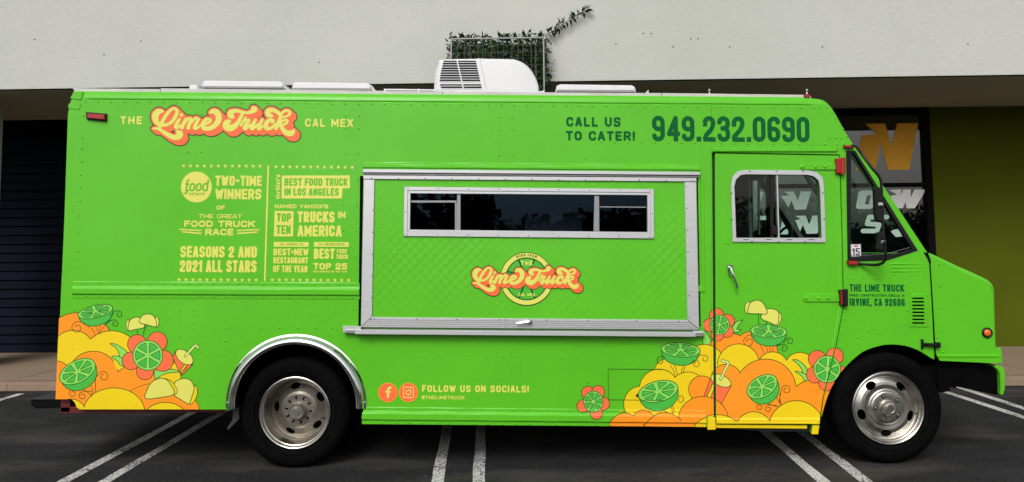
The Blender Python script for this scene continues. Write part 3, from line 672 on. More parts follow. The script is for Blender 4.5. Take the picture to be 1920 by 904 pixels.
hatch_hole = cv.poly([(688, 340), (1297, 344), (1301, 606), (684, 604)])
skin = np.maximum(skin, -cv.poly(ARF)); skin = np.maximum(skin, -cv.circle(555, 758, 126)); skin = np.maximum(skin, -cv.poly(QG))
farskin = skin.copy()
skin = np.maximum(skin, -(cv.poly(DOOR) - 2.4)); skin = np.maximum(skin, -cv.poly([(1335, 286), (1342, 286), (1344, 795), (1338.5, 795)])); skin = np.maximum(skin, -hatch_hole)
skin = np.maximum(skin, -cv.poly([(1338, 793), (1524, 794), (1521, 815), (1338, 815)]))
side = panel('side_panel', cv, skin, truckmap(0, body_prof), paint, truck, .035, SPL)
WD = [(1376, 350), (1379, 337), (1388, 328.5), (1398, 327), (1514, 328), (1525, 331), (1534, 339), (1536.5, 352), (1539.5, 446), (1379.5, 446)]
def farmap(P):
    x, z = U(P[:, 0], P[:, 1]); return np.stack([x, np.full(len(P), YW), z], 1)
fs_ = np.maximum(farskin, -cv.poly(WD))
panel('far_side_panel', cv, fs_, farmap, paint, truck, -.01)
def fm2(P): q = farmap(P); q[:, 1] -= .03; return q
panel('far_lining', cv, fs_, fm2, mat('cab_lining', (.03, .03, .03), .8, noise=.2), truck, .015)
def fm3(P): q = farmap(P); q[:, 1] = .05; return q
panel('near_lining', cv, np.maximum(fs_, -hatch_hole), fm3, MATS['cab_lining'], truck, 0)
_z = W3(700, 742, 0).z
fl_ = MB(); fl_.box(W3(110, 700, 0).x, W3(1560, 700, 0).x, .63, YW - .63, _z, _z + .05); fl_.box(W3(690, 700, 0).x, W3(1525, 700, 0).x, .06, .629, _z, _z + .05); fl_.box(W3(125, 700, 0).x, W3(420, 700, 0).x, .06, .629, _z, _z + .05); fl_.build('floor', dark, truck)
# partition and dark inner lining
zf = W3(700, 740, 0).z
def wallbox(name, x0, x1, z0, z1, y0, y1, m=innerm): return MB().box(x0, x1, y0, y1, z0, z1).build(name, m, truck)
xa, xb, xc = W3(125, 700, 0).x, W3(1330, 700, 0).x, W3(1570, 300, 0).x
wallbox('partition', xb - .02, xb + .02, zf, W3(1330, 195, 0).z, .04, YW - .04)
wallbox('inner_lining', xa + .1, xb, zf, W3(700, 195, 0).z, YW - .09, YW - .06)
wallbox('ceiling_liner', xa + .1, xc - .06, W3(700, 193, 0).z - .01, W3(700, 193, 0).z + .006, .05, YW - .05)
wallbox('worktop', W3(690, 500, 0).x, W3(1290, 500, 0).x, W3(900, 440, 0).z - .06, W3(900, 440, 0).z - .03, .12, .5, alud)
wallbox('wall_shelf', W3(760, 500, 0).x, W3(1240, 500, 0).x, W3(900, 400, 0).z, W3(900, 400, 0).z + .02, 1.8, 2.1, alud)
wallbox('menu_board', W3(990, 500, 0).x, W3(1120, 500, 0).x, W3(900, 470, 0).z, W3(900, 385, 0).z, 1.2, 1.25, alud)
# cab inside
def P3(l, y): return [W3(a_, b_, y) for a_, b_ in l]
MB().prism([(W3(a_, b_, 0).x, W3(a_, b_, 0).z) for a_, b_ in ((1600, 500), (1640, 478), (1745, 500), (1745, 640), (1600, 640))], .08, YW - .08, .02).build('dashboard', black, truck)
sw = MB(); c0 = W3(1600, 455, 1.55); rad = .21
ring = [c0 + Vector((math.sin(t) * rad * .45, math.cos(t) * rad, math.sin(t) * rad * .8)) for t in np.linspace(0, 2 * math.pi, 28)]
sw.tube(ring, .014, 6, False); sw.tube([ring[3], c0 + Vector((.02, 0, -.03)), ring[11]], .01, 5); sw.tube([c0, c0 + Vector((.22, 0, -.35))], .02, 6); sw.build('steering_wheel', black, truck)
st = MB(); zs = W3(1430, 620, 0).z; st.box(xb + .22, xb + .7, 1.3, 1.75, zf, zs + .1, .03); st.build('driver_seat', black, truck)
st = MB(); st.prism([(xb + .12, zs + .1), (xb + .26, zs + .1), (xb + .18, zs + .75), (xb + .08, zs + .75)], 1.32, 1.73, .03); st.build('seat_back', black, truck)
gb = MB(); g1 = W3d(1403, 335, 1.0); g2 = W3d(1403, 450, 1.0); gb.tube([g1, Vector((g1.x, g1.y, zf))], .02, 6); gb.tube([W3d(1423, 335, 1.2), W3d(1423, 440, 1.2)], .012, 6)
gb.build('grab_pole', alud, truck)
MB().prism([tuple(W3d(p, q, 1.3).xz) for p, q in ((1409, 338), (1420, 338), (1420, 432), (1410, 436))], 1.3, 1.33, .004).build('mirror_glass_panel', glass('pale_teal_panel', (.1, .2, .2), .5, .15), truck)
MB().prism([tuple(W3d(p, q, 1.9).xz) for p, q in ((1438, 325), (1453, 325), (1456, 450), (1440, 450))], 1.9, 1.95, .004).build('door_post', dark, truck)
# windshield with two pillars
wp = [(1609, 282, 4), (1737, 474, 4)]
nn = inset(wp)
def strip(name, y0, y1, m, wd=4, path=wp):
    q = inset(path); vs = []
    for (px, py, _), (nx, ny) in zip(path, q):
        a_ = W3(px, py, 0); b_ = W3(px + nx * wd, py + ny * wd, 0)
        vs += [(a_.x, y0, a_.z), (a_.x, y1, a_.z), (b_.x, y1, b_.z), (b_.x, y0, b_.z)]
    fs = [(i * 4 + k, i * 4 + (k + 1) % 4, i * 4 + 4 + (k + 1) % 4, i * 4 + 4 + k) for i in range(len(path) - 1) for k in range(4)] + [(0, 1, 2, 3), (4 * len(path) - 1, 4 * len(path) - 2, 4 * len(path) - 3, 4 * len(path) - 4)]
    return mesh(name, vs, fs, m, truck)
strip('windshield_pillar', .003, .09, paint, 9); strip('windshield_pillar', YW - .09, YW - .003, mat('grey_trim', (.06, .062, .06), .6, noise=.2), 9)
strip('windshield', .09, YW - .09, glass('windshield_glass', (.96, 1, .98), .02, top=.1), 2)
wsf = strip('windshield_centre_bar', 1.08, 1.12, black, 7)
# quarter window each side: rubber, glass
for nm, y, th in (('near', .008, .03), ('far', YW - .012, .02)):
    c2 = Canvas(1580, 276, 1728, 496, .5)
    outer = c2.poly([(1586, 282), (1603.5, 283), (1720.5, 470), (1664, 488), (1589, 491)]); inner = c2.poly([(1597, 288), (1602, 291), (1708, 467), (1662, 480), (1596, 482.5)], 0) - 1.5
    if nm == 'near': mp = truckmap(-.004)
    else: mp = lambda P: np.stack([U(P[:, 0], P[:, 1])[0], np.full(len(P), YW - .02), U(P[:, 0], P[:, 1])[1]], 1)
    rb = panel('window_rubber', c2, np.maximum(outer, -inner), mp, black, truck, .03)
    x_, z_ = zip(*[tuple(W3(a_, b_, 0).xz) for a_, b_ in ((1594, 286), (1603, 287), (1712, 468), (1662, 483), (1594, 485))])
    mesh('quarter_pane', [(a_, y + .01, b_) for a_, b_ in zip(x_, z_)], [(0, 1, 2, 3, 4)], gl_t, truck)
mb = MB(); mb.tube([W3(1596, 480, .012), W3(1662, 477, .012), W3(1708, 464, .012)], .002, 5); mb.build('rubber_bead', alud, truck)
# the door
c3 = Canvas(1336, 284, 1585, 800, .5)
df = np.maximum(c3.poly(DOOR), -c3.poly(WD))
def door_prof(px, py):
    d = ramp(py - (790 - (px - 1343) * .004), [(-6, 0), (-3.5, -.006), (0, -.006)])
    # fold line along the hinge edge
    xe = np.interp(py, [292, 440, 574, 618, 651, 748, 795], [1573, 1577.5, 1580, 1572, 1565.5, 1541.5, 1535.5]); d = d + ramp(xe - px, [(0, -.004), (5, -.004), (6.5, 0)])
    xl = 1341 + (py - 288) * .004
    return d + ramp(px - xl, [(0, .004), (1.5, 0)])
DSP = list(range(1342, 1350)) + list(range(1530, 1584))
door = panel('cab_door', c3, df, truckmap(.0, door_prof), paint, truck, .03, DSP)
# door window frame, panes
FO = [(1370, 347), (1373, 331), (1383, 321.5), (1396, 319), (1516, 320), (1531, 324), (1541, 333), (1543.5, 349), (1547, 454.5), (1373, 453.5)]
c4 = Canvas(1366, 314, 1552, 460, .5)
wf = panel('window_frame', c4, np.maximum(c4.poly(FO) - 0, -(c4.poly(WD) + 0)), truckmap(-.012), alu, door, .03)
mb = MB()
for p in ((1405, 321.5), (1455, 321.5), (1505, 321.5), (1371, 363), (1372, 412), (1409, 453), (1459, 453.5), (1508.5, 453.5), (1541.7, 362), (1544, 411)): mb.dome(W3(*p, -.012), .006, .003, 6)
mb.build('window_screw', screwm, door)['kind'] = 'stuff'
mb = MB()
for x in (1398, 1440, 1479, 1520): a_ = W3(x - 5, 449, 0); b_ = W3(x + 5, 450, 0); mb.box(a_.x, b_.x, -.014, -.0115, a_.z - .004, a_.z)
mb.build('drain_slot', dark, door)['kind'] = 'stuff'
for a_, b_, y in ((1378, 1458, .02), (1456, 1538, .012)):
    p = [W3(a_, 327, y), W3(b_, 327, y), W3(b_ + 1.5, 447, y), W3(a_ + 1.5, 447, y)]; mesh('window_pane', p, [(0, 1, 2, 3)], gl_t, door)
m1, m2 = W3(1457, 327, 0), W3(1460.5, 447, 0); MB().prism([(m1.x - .005, m1.z), (m1.x + .005, m1.z), (m2.x + .005, m2.z), (m2.x - .005, m2.z)], .0, .022).build('sliding_stile', alu, door)
m1, m2 = W3(1447, 327, 0), W3(1449, 447, 0); MB().prism([(m1.x - .012, m1.z), (m1.x + .014, m1.z), (m2.x + .014, m2.z), (m2.x - .012, m2.z)], .014, .03).build('inner_stile', black, door)
MB().prism(pts2([(1446, 423), (1459, 423), (1459, 440), (1447, 440)]), .0, .03, .004).build('window_latch', black, door)
# hinges
def hinge(x0, y0, x1, y1, blk, col):
    h = MB(); c = catmull([(x0 + 5, y0), (x0, y0 + 3), (x0 - 1, (y0 + y1) / 2), (x0, y1 - 3), (x0 + 5, y1)], 3); h.prism(pts2([(q[0], q[1]) for q in c] + [(x1, y1), (x1, y0)]), -.010, .0, .003); o = h.build('hinge_strap', paint, truck)
    for x in (x0 + 5, x0 + 5 + (x1 - x0) * .33, x0 + 5 + (x1 - x0) * .58): MB().dome(W3(x, (y0 + y1) / 2, -.010), .014, .009, 8).build('hinge_bolt', paint, o)
    k = MB(); k.prism([tuple(map(float, U(*q, -.035))) for q in blk], -.035, .0, .006); 
    x_ = sum(p[0] for p in blk) / len(blk); ya, yb = min(p[1] for p in blk), max(p[1] for p in blk)
    k.tube([W3d(x_ + 3, ya - 1, -.03), W3d(x_ + 3, yb + 1, -.03)], .014, 8); k.build('hinge_block', col, truck)
hinge(1500, 307, 1570, 319, [(1568.5, 297), (1586, 296.5), (1586, 326), (1569.5, 325)], redl)
hinge(1506, 551.5, 1576, 566, [(1575, 544), (1590.5, 543), (1591, 573), (1577, 573)], black)
MB().prism([tuple(map(float, U(*q, -.037))) for q in ((1576, 546), (1579, 546), (1580, 571), (1577, 571))], -.037, -.034).build('hinge_reflector', redl, truck)
h = MB(); h.lathe(tuple(W3(1367.5, 501, -.002)), [(0, -.02), (.017, -.02), (.02, -.012), (.02, 0)], 14); h.tube([W3(1367.5, 502, -.04), W3(1369, 511, -.05), W3(1374, 522, -.052), W3(1377, 531, -.05), W3(1378.5, 540, -.047)], [.011, .011, .009, .008, .01], 10)
h.prism(pts2([(1362, 497), (1373, 496), (1374, 516), (1366, 518)]), -.018, -.002, .005); h.tube([W3(1367.5, 501, 0), W3(1367.5, 502, -.045)], .012, 10); h.build('door_handle', chrome, door, angle=40)
# sill under the door
MB().prism(pts2([(1342.5, 796.8), (1515, 798.6), (1515, 805), (1343, 803.5)]), .012, .2, .003).build('door_sill', MATS['yellow_vinyl'], truck)
MB().prism(pts2([(1325, 782), (1340, 782.5), (1341, 805), (1326, 805)]), -.022, .0, .004).build('corner_post_foot', MATS['yellow_vinyl'], truck)
MB().prism([(W3(1332, 284, 0).x, W3(1332, 284, 0).z), (W3(1338, 284, 0).x, W3(1338, 284, 0).z), (W3(1341, 790, 0).x, W3(1341, 790, 0).z), (W3(1336, 790, 0).x, W3(1336, 790, 0).z)], .04, .06).build('door_seal', dark, truck)

# hood
HD = [(1747, 500), (1742, 488), (1739, 476), (1743, 474.5), (1754, 478), (1778, 489), (1800, 499), (1825, 510), (1847, 520.5), (1858, 527), (1864, 535), (1866.5, 546), (1867.5, 580), (1869.5, 640), (1870.5, 652)]
hp = [(x, y, r) for (x, y), r in zip(HD[2:], (2, 3, 6, 7, 8, 8, 8, 7, 6, 5, 5, 5, 5))]
hood = shell('hood', [tuple(q) for q in catmull(hp, 3)], truck, .004, YW - .004)
c5 = Canvas(1732, 470, 1886, 690, .5)
hi = [(p[0] + n_[0] * p[2], p[1] + n_[1] * p[2]) for p, n_ in zip(hp, inset(hp))]
hf = c5.poly([(1743, 488), (1741, 479)] + hi[1:] + [(1876, 656), (1878.5, 661), (1879.5, 682), (1763, 676.5), (1757, 668), (1753.5, 655)])
def hood_prof(px, py):
    return ramp(py - 666.5, [(-1.5, 0), (0, -.007), (2.5, -.007), (4.5, -.002), (20, -.002)]) 
panel('hood_side', c5, hf, truckmap(.004, hood_prof), paint, hood, .02)
a_, b_ = W3(1877, 655, 0), W3(1879, 682, 0)
MB().box(a_.x - .03, a_.x + .006, .0, YW, b_.z, a_.z + .01, .006).build('grille_shell', paint, hood)
MB().box(a_.x - .1, a_.x - .02, .1, YW - .1, b_.z, W3(1866, 560, 0).z).build('hood_front', dark, hood)
sm = MB(); sm.tube([W3(1737.5, 474, -.001), W3(1743, 489, -.001), W3(1747.5, 560, -.001), W3(1752, 640, -.001), W3(1754, 672, -.001)], .005, 6); sm.build('hood_gap', dark, truck)
MB().prism(pts2([(1731, 473), (1740, 474), (1746, 492), (1743, 496), (1738, 485)]), -.002, .06).build('cowl_seal', black, truck)
lt = MB(); lt.prism(pts2([(1726, 636), (1729.5, 636), (1730, 654), (1726.5, 654)]), -.02, -.001, .003); lt.prism(pts2([(1729, 642.5), (1761, 643.5), (1761, 649.5), (1729, 648)]), -.026, -.006, .003); lt.tube([W3(1735, 646, -.03), W3(1750, 646.5, -.03)], .009, 6); lt.prism(pts2([(1753, 641.5), (1760, 641.5), (1760.5, 651), (1753, 651)]), -.03, -.004, .004); lt.build('hood_latch', black, truck)
ml_ = empty('side_marker', None, None, parent=truck); c = tuple(W3(1851, 624, .003))
MB().lathe(c, [(.026, -.004), (.028, -.012), (.036, -.012), (.039, -.004), (.039, 0)], 28).build('bezel', black, ml_, True)
MB().lathe(c, [(0, -.016), (.012, -.0155), (.022, -.012), (.027, -.004)], 28).build('lens', ambl, ml_, True)
# bumper
bp = empty('front_bumper', None, None, parent=truck)
MB().prism(pts2([(1762, 684), (1866, 688), (1874, 700), (1876, 742), (1868, 741), (1786, 724), (1786, 735), (1767, 738), (1762, 720)]), .03, .3).build('bumper_inner', dark, bp)
xq = W3(1884, 700, 0).x
prof_ = [(1866, 685.5), (1876, 686), (1882, 690), (1884.5, 700), (1884.5, 728), (1882, 739), (1877, 741), (1875.5, 738), (1876.5, 728), (1875.5, 703), (1872, 694), (1866, 689.5)]
MB().prism(pts2(prof_), .0, YW, .003).build('bumper_face', paint, bp)
MB().prism(pts2([(1760, 684), (1869, 688.5), (1869, 690), (1760, 686)]), .015, .3).build('bumper_top', dark, bp)

# side hatch
hatch = empty('serving_hatch', None, None, parent=truck)
def rail(name, px, y0, y1, m, par, bev=.003): return MB().prism([tuple(map(float, U(a_, b_, y0))) for a_, b_ in px], y0, y1, bev).build(name, m, par)
rail('awning_hinge', [(680, 317), (1313, 322.5), (1313, 328.5), (680, 323.5)], -.04, 0, alu, truck)
rail('hinge_channel', [(681.5, 324.5), (1311, 329.5), (1311, 332.5), (681.5, 327.5)], -.028, 0, alud, truck)
rail('frame_rail', [(681, 328.5), (1306, 333.5), (1306, 340.8), (681, 335.8)], -.034, 0, alu, hatch)
rail('frame_rail', [(682, 336.6), (702.3, 336.8), (697.5, 594), (676.5, 612.8)], -.032, 0, alu, hatch)
rail('frame_rail', [(1283.5, 341.6), (1305.5, 341.8), (1311, 617.5), (1289, 599.5)], -.032, 0, alu, hatch)
rail('frame_rail', [(697.5, 594.6), (1288.6, 600.2), (1310.5, 618.5), (677, 613.6)], -.030, 0, alu, hatch)
for k in range(4):
    y_ = 599 + k * 3.6; rail('groove', [(694 - k * 4, y_), (1292 + k * 4, y_ + 5.4), (1292 + k * 4, y_ + 6.3), (694 - k * 4, y_ + .9)], -.0318, -.028, alud, hatch, 0)
rail('dark_gap', [(675, 330), (681.3, 330), (676.3, 612), (672, 612)], -.002, .002, dark, truck, 0)
rail('side_channel', [(1314, 332), (1320, 332), (1322, 540), (1317, 540)], -.0085, .003, paint, truck, .002)
rail('side_gap', [(1306.5, 334), (1308.5, 334), (1313.5, 612), (1311.5, 612)], -.004, .001, dark, truck, 0)
rail('side_bracket', [(1308, 536), (1322, 536), (1323, 548), (1309, 547)], -.012, 0, paint, truck, .003)
shf = empty('serving_shelf', None, None, parent=truck)
rail('shelf_edge', [(665, 618.5), (1305, 623.8), (1305, 632), (665, 627)], -.075, -.06, alu, shf, .003)
rail('shelf_end', [(642.5, 612), (677, 612.5), (677, 618), (672, 625.5), (643, 624)], -.05, 0, alu, shf, .003)
rail('shelf_end', [(1300, 620.5), (1319, 621.5), (1319, 630), (1300, 631)], -.05, 0, alu, shf, .003)
q0, q1 = U(650, 617, 0), U(1318, 622, 0)
mesh('shelf_top', [(q0[0], -.065, q0[1]), (q1[0], -.065, q1[1]), (q1[0], 0, q1[1] + .004), (q0[0], 0, q0[1] + .004), (q0[0], -.065, q0[1] - .006), (q1[0], -.065, q1[1] - .006), (q1[0], 0, q1[1] - .004), (q0[0], 0, q0[1] - .004)], [(0, 1, 2, 3), (7, 6, 5, 4), (0, 4, 5, 1), (1, 5, 6, 2), (2, 6, 7, 3), (3, 7, 4, 0)], alu, shf)
mb = MB()
for k in range(13): x = 697 + k * (1299 - 697) / 12; mb.dome(W3d(x, 334 + (x - 697) * .008, -.034), .005, .003, 6)
for k in range(7): mb.dome(W3d(699.5 - k * .75, 395 + k * 49 * 5 / 6 - 0, -.032), .005, .003, 6); mb.dome(W3d(1287 + k * .9, 350 + k * 49 * 5 / 6, -.032), .005, .003, 6)
for x in (702, 782, 857, 935, 948, 1025, 1103, 1194, 1273): mb.dome(W3d(x, 597.5 + (x - 700) * .009, -.030), .005, .003, 6)
mb.build('frame_screw', screwm, hatch)['kind'] = 'stuff'
hh = MB(); hh.lathe(tuple(W3d(993, 603.5, -.034)), [(0, -.02), (.016, -.02), (.02, -.01), (.02, 0)], 12); hh.tube([W3d(993, 603, -.06), W3d(984, 604.5, -.064), W3d(968, 606.5, -.06)], [.012, .009, .006], 8); hh.build('hatch_latch', chrome, hatch, angle=40)
# quilted panel, pressed diamonds
c6 = Canvas(694, 332, 1294, 604, 1.5)
pf = c6.poly([(701.5, 336), (1284, 341), (1289, 601), (696.5, 595)])
c6w = c6.poly([(766, 359), (1216, 363), (1216.5, 437), (765, 433)])
def quilt(px, py):
    u = (px + py * .98) / 19.; v = (px - py * .98) / 19.
    du = np.abs(u - np.round(u)) * 2; dv = np.abs(v - np.round(v)) * 2
    amp = np.clip(.5 + .6 * np.sin(px * .012 + 1.3) * np.cos(py * .019) + .2 * np.sin(px * .05 + py * .03), .12, 1.1)
    return -.0015 * amp * (np.minimum(du, .5) * np.minimum(dv, .5) * 4) ** .7
def panel_grid(name, cv, f, mapf, m, parent): # no run merging so every vertex can be displaced
    return panel(name, cv, f, mapf, m, parent, 0, list(np.arange(cv.x0, cv.xs[-1], cv.h)), 60)
qp = panel_grid('quilted_panel', c6, np.maximum(pf, -c6w), truckmap(-.020, quilt), paint, hatch)
# hatch window
hwn = empty('hatch_window', None, None, parent=truck)
def fr(a, b, c_, d): return [a, b, c_, d]
OW = [(757.8, 350), (1226.2, 354.5), (1226.8, 447.5), (756.6, 443)]; IW = [(764.5, 357), (1219, 361.3), (1219.8, 440.5), (763.5, 436)]; IN = [(769.5, 362.5), (1214, 366), (1214.3, 435.3), (768.5, 430.5)]
for i in range(4):
    j = (i + 1) % 4; rail('frame_bar', [OW[i], OW[j], IW[j], IW[i]], -.034, -.018, alu, hwn, .0025)
    rail('inner_bar', [IW[i], IW[j], IN[j], IN[i]], -.028, .0, alu, hwn, .0015)
rail('mullion', [(857, 364), (863.5, 364), (863.5, 432), (856.5, 432)], -.016, .005, alud, hwn, .002)
rail('mullion', [(1114.5, 367), (1123.5, 367), (1124, 434), (1113, 434)], -.016, .005, alud, hwn, .002)
rail('sash_bar', [(770, 376), (856, 376), (856, 380), (770, 380)], -.008, .01, alud, hwn, .001)
rail('sash_bar', [(1124, 387), (1212, 387.6), (1212, 389.6), (1124, 389)], -.008, .01, alud, hwn, .001)
rail('sash_bar', [(853, 380), (856.5, 380), (856.5, 432), (853, 432)], -.008, .01, alud, hwn, .001)
for a_, b_ in ((769, 857), (863, 1114), (1123, 1215)):
    p = [W3(a_, 362, .002), W3(b_, 362, .002), W3(b_, 437, .002), W3(a_, 437, .002)]; mesh('pane', p, [(0, 1, 2, 3)], gl_s, hwn)
mb = MB()
for k in range(9): x = 765.5 + k * 56.7; mb.dome(W3d(x, 353.6 + (x - 765) * .008, -.034), .0045, .003, 6); mb.dome(W3d(x - 1.5, 440.2 + (x - 765) * .0095, -.034), .0045, .003, 6)
for x, y in ((760.8, 397), (1223.3, 401)): mb.dome(W3d(x, y, -.034), .0045, .003, 6)
mb.build('window_screw', screwm, hwn)['kind'] = 'stuff'
# access flap by the skirt
rail('access_flap', [(1140.5, 692.5), (1246, 693.5), (1246, 751), (1141, 749)], -.0009, .0, paint, truck, 0)
fl = MB(); fl.tube([W3(1140, 692, -.0015), W3(1246, 693, -.0015)], .0022, 5); fl.tube([W3(1141, 749.5, -.0015), W3(1246, 751, -.0015)], .0022, 5); fl.tube([W3(1140, 692, -.003), W3(1140.7, 749, -.003)], .002, 5); fl.build('flap_edge', mat('deep_green_gap', (.01, .08, .006), .6), truck)
lk = MB(); lk.lathe(tuple(W3(1194.5, 741, -.004)), [(0, -.012), (.008, -.012), (.01, 0)], 10); lk.build('flap_lock', black, truck)

# rear marker, corner trim
mk = empty('rear_marker', None, None, parent=truck)
rail('lamp_base', [(160.5, 210), (198.5, 213), (198, 227.5), (161, 223.5)], -.02, 0, black, mk, .004)
rail('lens', [(163.5, 212.5), (195.5, 215), (195.2, 224.5), (163.7, 221.2)], -.034, -.018, redl, mk, .004)
rail('corner_cap', [(127.5, 196.5), (135, 189), (152, 194), (152, 198), (148, 206), (128, 203.5)], -.004, .002, paint, truck, .003)
rail('corner_cap', [(131, 185), (138, 170.5), (155, 171.5), (154, 183), (150, 188)], -.006, .002, paint, truck, .004)
# louvre vent
lv = empty('cowl_vent', None, None, parent=truck)
rail('vent_plate', [(1705, 551), (1738, 551.5), (1740, 614), (1706, 613)], -.006, 0, paint, lv, .003)
for k in range(8):
    y_ = 558 + k * 6.6; rail('slot', [(1710.5 + k * .1, y_), (1732 + k * .2, y_ + .2), (1732 + k * .2, y_ + 3), (1710.5 + k * .1, y_ + 2.8)], -.0075, -.005, dark, lv, 0); rail('louvre', [(1710 + k * .1, y_ - 2.6), (1732.5 + k * .2, y_ - 2.4), (1732.5 + k * .2, y_), (1710 + k * .1, y_)], -.012, -.005, paint, lv, .001)
# mirror
mr = empty('wing_mirror', None, None, parent=truck)
arm = catmull([tuple(W3d(*p)) for p in ((1597, 273, -.01), (1606, 276, -.07), (1616, 290, -.14), (1634, 314, -.18), (1648, 331, -.19), (1652, 342, -.19), (1653, 360, -.19), (1656, 430, -.19), (1660, 470, -.19), (1660.5, 483, -.18), (1657, 491, -.16), (1650, 495.5, -.12), (1638, 497, -.08), (1620, 495.5, -.03), (1606, 493.5, -.012))], 5)
MB().tube(arm, .0105, 8).build('mirror_arm', black, mr, True)
rail('arm_bracket', [(1584, 272), (1597, 272.5), (1601, 278), (1584, 276.5)], -.03, 0, redp, mr, .003)
rail('arm_bracket', [(1591, 489), (1608, 490), (1609, 497), (1593, 496.5)], -.04, 0, redp, mr, .004)
rail('mirror_head', [(1641, 353), (1644, 350), (1653, 352), (1656, 358), (1657, 412), (1653, 417), (1645, 413), (1643, 402)], -.21, -.165, black, mr, .008)
rail('lower_mirror_head', [(1647, 436), (1655, 434), (1659, 440), (1658, 468), (1651, 471), (1647, 465)], -.21, -.17, black, mr, .006)
cl_ = MB()
for x, y in ((1651, 383), (1656.5, 454)): cl_.lathe(tuple(W3d(x, y, -.21)), [(0, -.014), (.012, -.014), (.014, 0)], 10); cl_.prism([tuple(map(float, U(x + p, y + q, -.22))) for p, q in ((-4, -3), (5, -3), (5, 3), (-4, 3))], -.222, -.208, .002)
cl_.build('mirror_clamp', chrome, mr, angle=40)
# number sticker inside the quarter glass
c7 = Canvas(1594, 455, 1620, 486, .25)
c7.put('sticker_white', c7.poly([(1597, 458.5), (1615.5, 458), (1616.5, 480.5), (1598, 482)])); mat('sticker_white', (.75, .75, .75), .5, noise=.02); mat('sticker_black', (.012, .012, .012), .5, noise=.02); mat('sticker_red', (.5, .02, .02), .5, noise=.02)
c7.put('sticker_black', text(c7, '15', 1599.6, 465.5, 1614, 479.5, 2.5, gap=.7, slope=-.02)); c7.put('sticker_red', c7.rect(1603, 460, 1610, 463)); c7.put('sticker_black', np.minimum(c7.circle(1600.6, 461.5, .8), c7.circle(1613, 461, .8)))
decal('number_sticker', c7, truckmap(.0155), truck)

# rivets on the side
rv_g = MB(); rv_y = MB(); rv_o = MB(); rv = rv_g
def rrow(x0, y0, x1, y1, n, r=.0078, dy=0):
    for k in range(n):
        t = k / max(n - 1, 1); rivet(x0 + (x1 - x0) * t, y0 + (y1 - y0) * t, r)
def rivet(x, y, r=.0078):
    global rv
    rv = rv_y if (x < 300 and y > 600) else (rv_o if (x > 1150 and 740 < y) else rv_g)
    d = float(body_prof(np.array([x]), np.array([y]))[0]); p = W3(x, y, d - .0005); rv.dome(p, r, r * .62, 8)
rrow(160, 190.5, 1306, 200.5, 48); rrow(1350, 201, 1526, 202.5, 8); rrow(1128, 266.5, 1303, 268, 8); rrow(1352, 269, 1548, 270.5, 9)
for x, y in ((155, 258), (154, 279), (153, 303), (151, 328), (150.5, 352), (150, 377), (148, 404), (146.5, 438), (145, 471), (144, 500), (157, 217), (352, 285), (377, 285), (648, 217), (672, 217), (648, 241), (672, 241), (647, 288), (671, 288), (355, 214), (379, 214),
             (670, 337), (644, 385), (668, 385), (643, 432), (667, 433), (666, 481), (935, 220), (960, 220), (935, 244), (960, 244), (935, 291), (960, 291), (1099, 296), (338, 581), (363, 581), (337, 606), (362, 606), (336.5, 631.5), (361, 631.5), (387, 666.5),
             (424, 615.5), (423, 639.5), (409, 666), (422, 666), (488.5, 614.8), (523.7, 614.8), (558.8, 614.8), (591, 614.8), (623.3, 614.8), (637.6, 605), (663.5, 640), (663.5, 667), (679, 667), (663, 580), (1102, 649), (1102, 684), (1102, 718), (932, 659), (957, 659), (931, 667), (958, 667),
             (1590, 522), (1600, 522), (1620, 522), (1635, 522), (1647, 522), (1678, 515), (1710, 515), (1735, 515), (1608, 632), (1626, 620), (1637, 617), (1662, 617), (1688, 617.6), (1590, 644), (1709, 528), (1706, 547), (1701, 582), (1699, 594), (1698, 608), (1700, 566), (1742, 610), (1744, 546), (1606.7, 632),
             (1536, 201), (1550, 201.6), (1560.6, 211.6), (1567, 222), (1580.6, 242), (1588, 256), (1556, 258.7), (1567, 258.7), (1577, 258.7), (1570, 270.6), (1582, 270.6), (140, 581), (137, 632), (136, 653), (1306, 560), (1316, 545)): rivet(x, y)
rrow(709, 667, 853, 667, 6); rrow(881, 667, 1083, 671.5, 8); rrow(163, 531.5, 660, 533.5, 22); rrow(163, 555, 660, 557.5, 22); rrow(692, 766.5, 1312, 773, 26); rrow(692, 792, 1318, 798.5, 26)
rrow(1583, 585, 1571, 650, 6); rrow(1317, 345, 1320, 520, 8, .006); rrow(1318, 210, 1320, 300, 5, .006)
rv = rv_g
for x, y in ((1761, 495.5), (1763, 536), (1765, 577), (1767, 618.6), (1757, 632), (1769, 660)): rv.dome(W3(x, y, .003), .0078, .005, 8)
for x, y in ((1461, 571), (1524.6, 571.6), (1359, 456.5), (1365, 456.5), (1429, 457), (1436, 457), (1546, 270)): rv.dome(W3(x, y, -.001), .0085, .005, 7)
for m_, k_ in ((rv_g, paint), (rv_y, MATS['yellow_vinyl']), (rv_o, MATS['orange_vinyl'])): o = m_.build('rivets', k_, truck, True); o['kind'] = 'stuff'

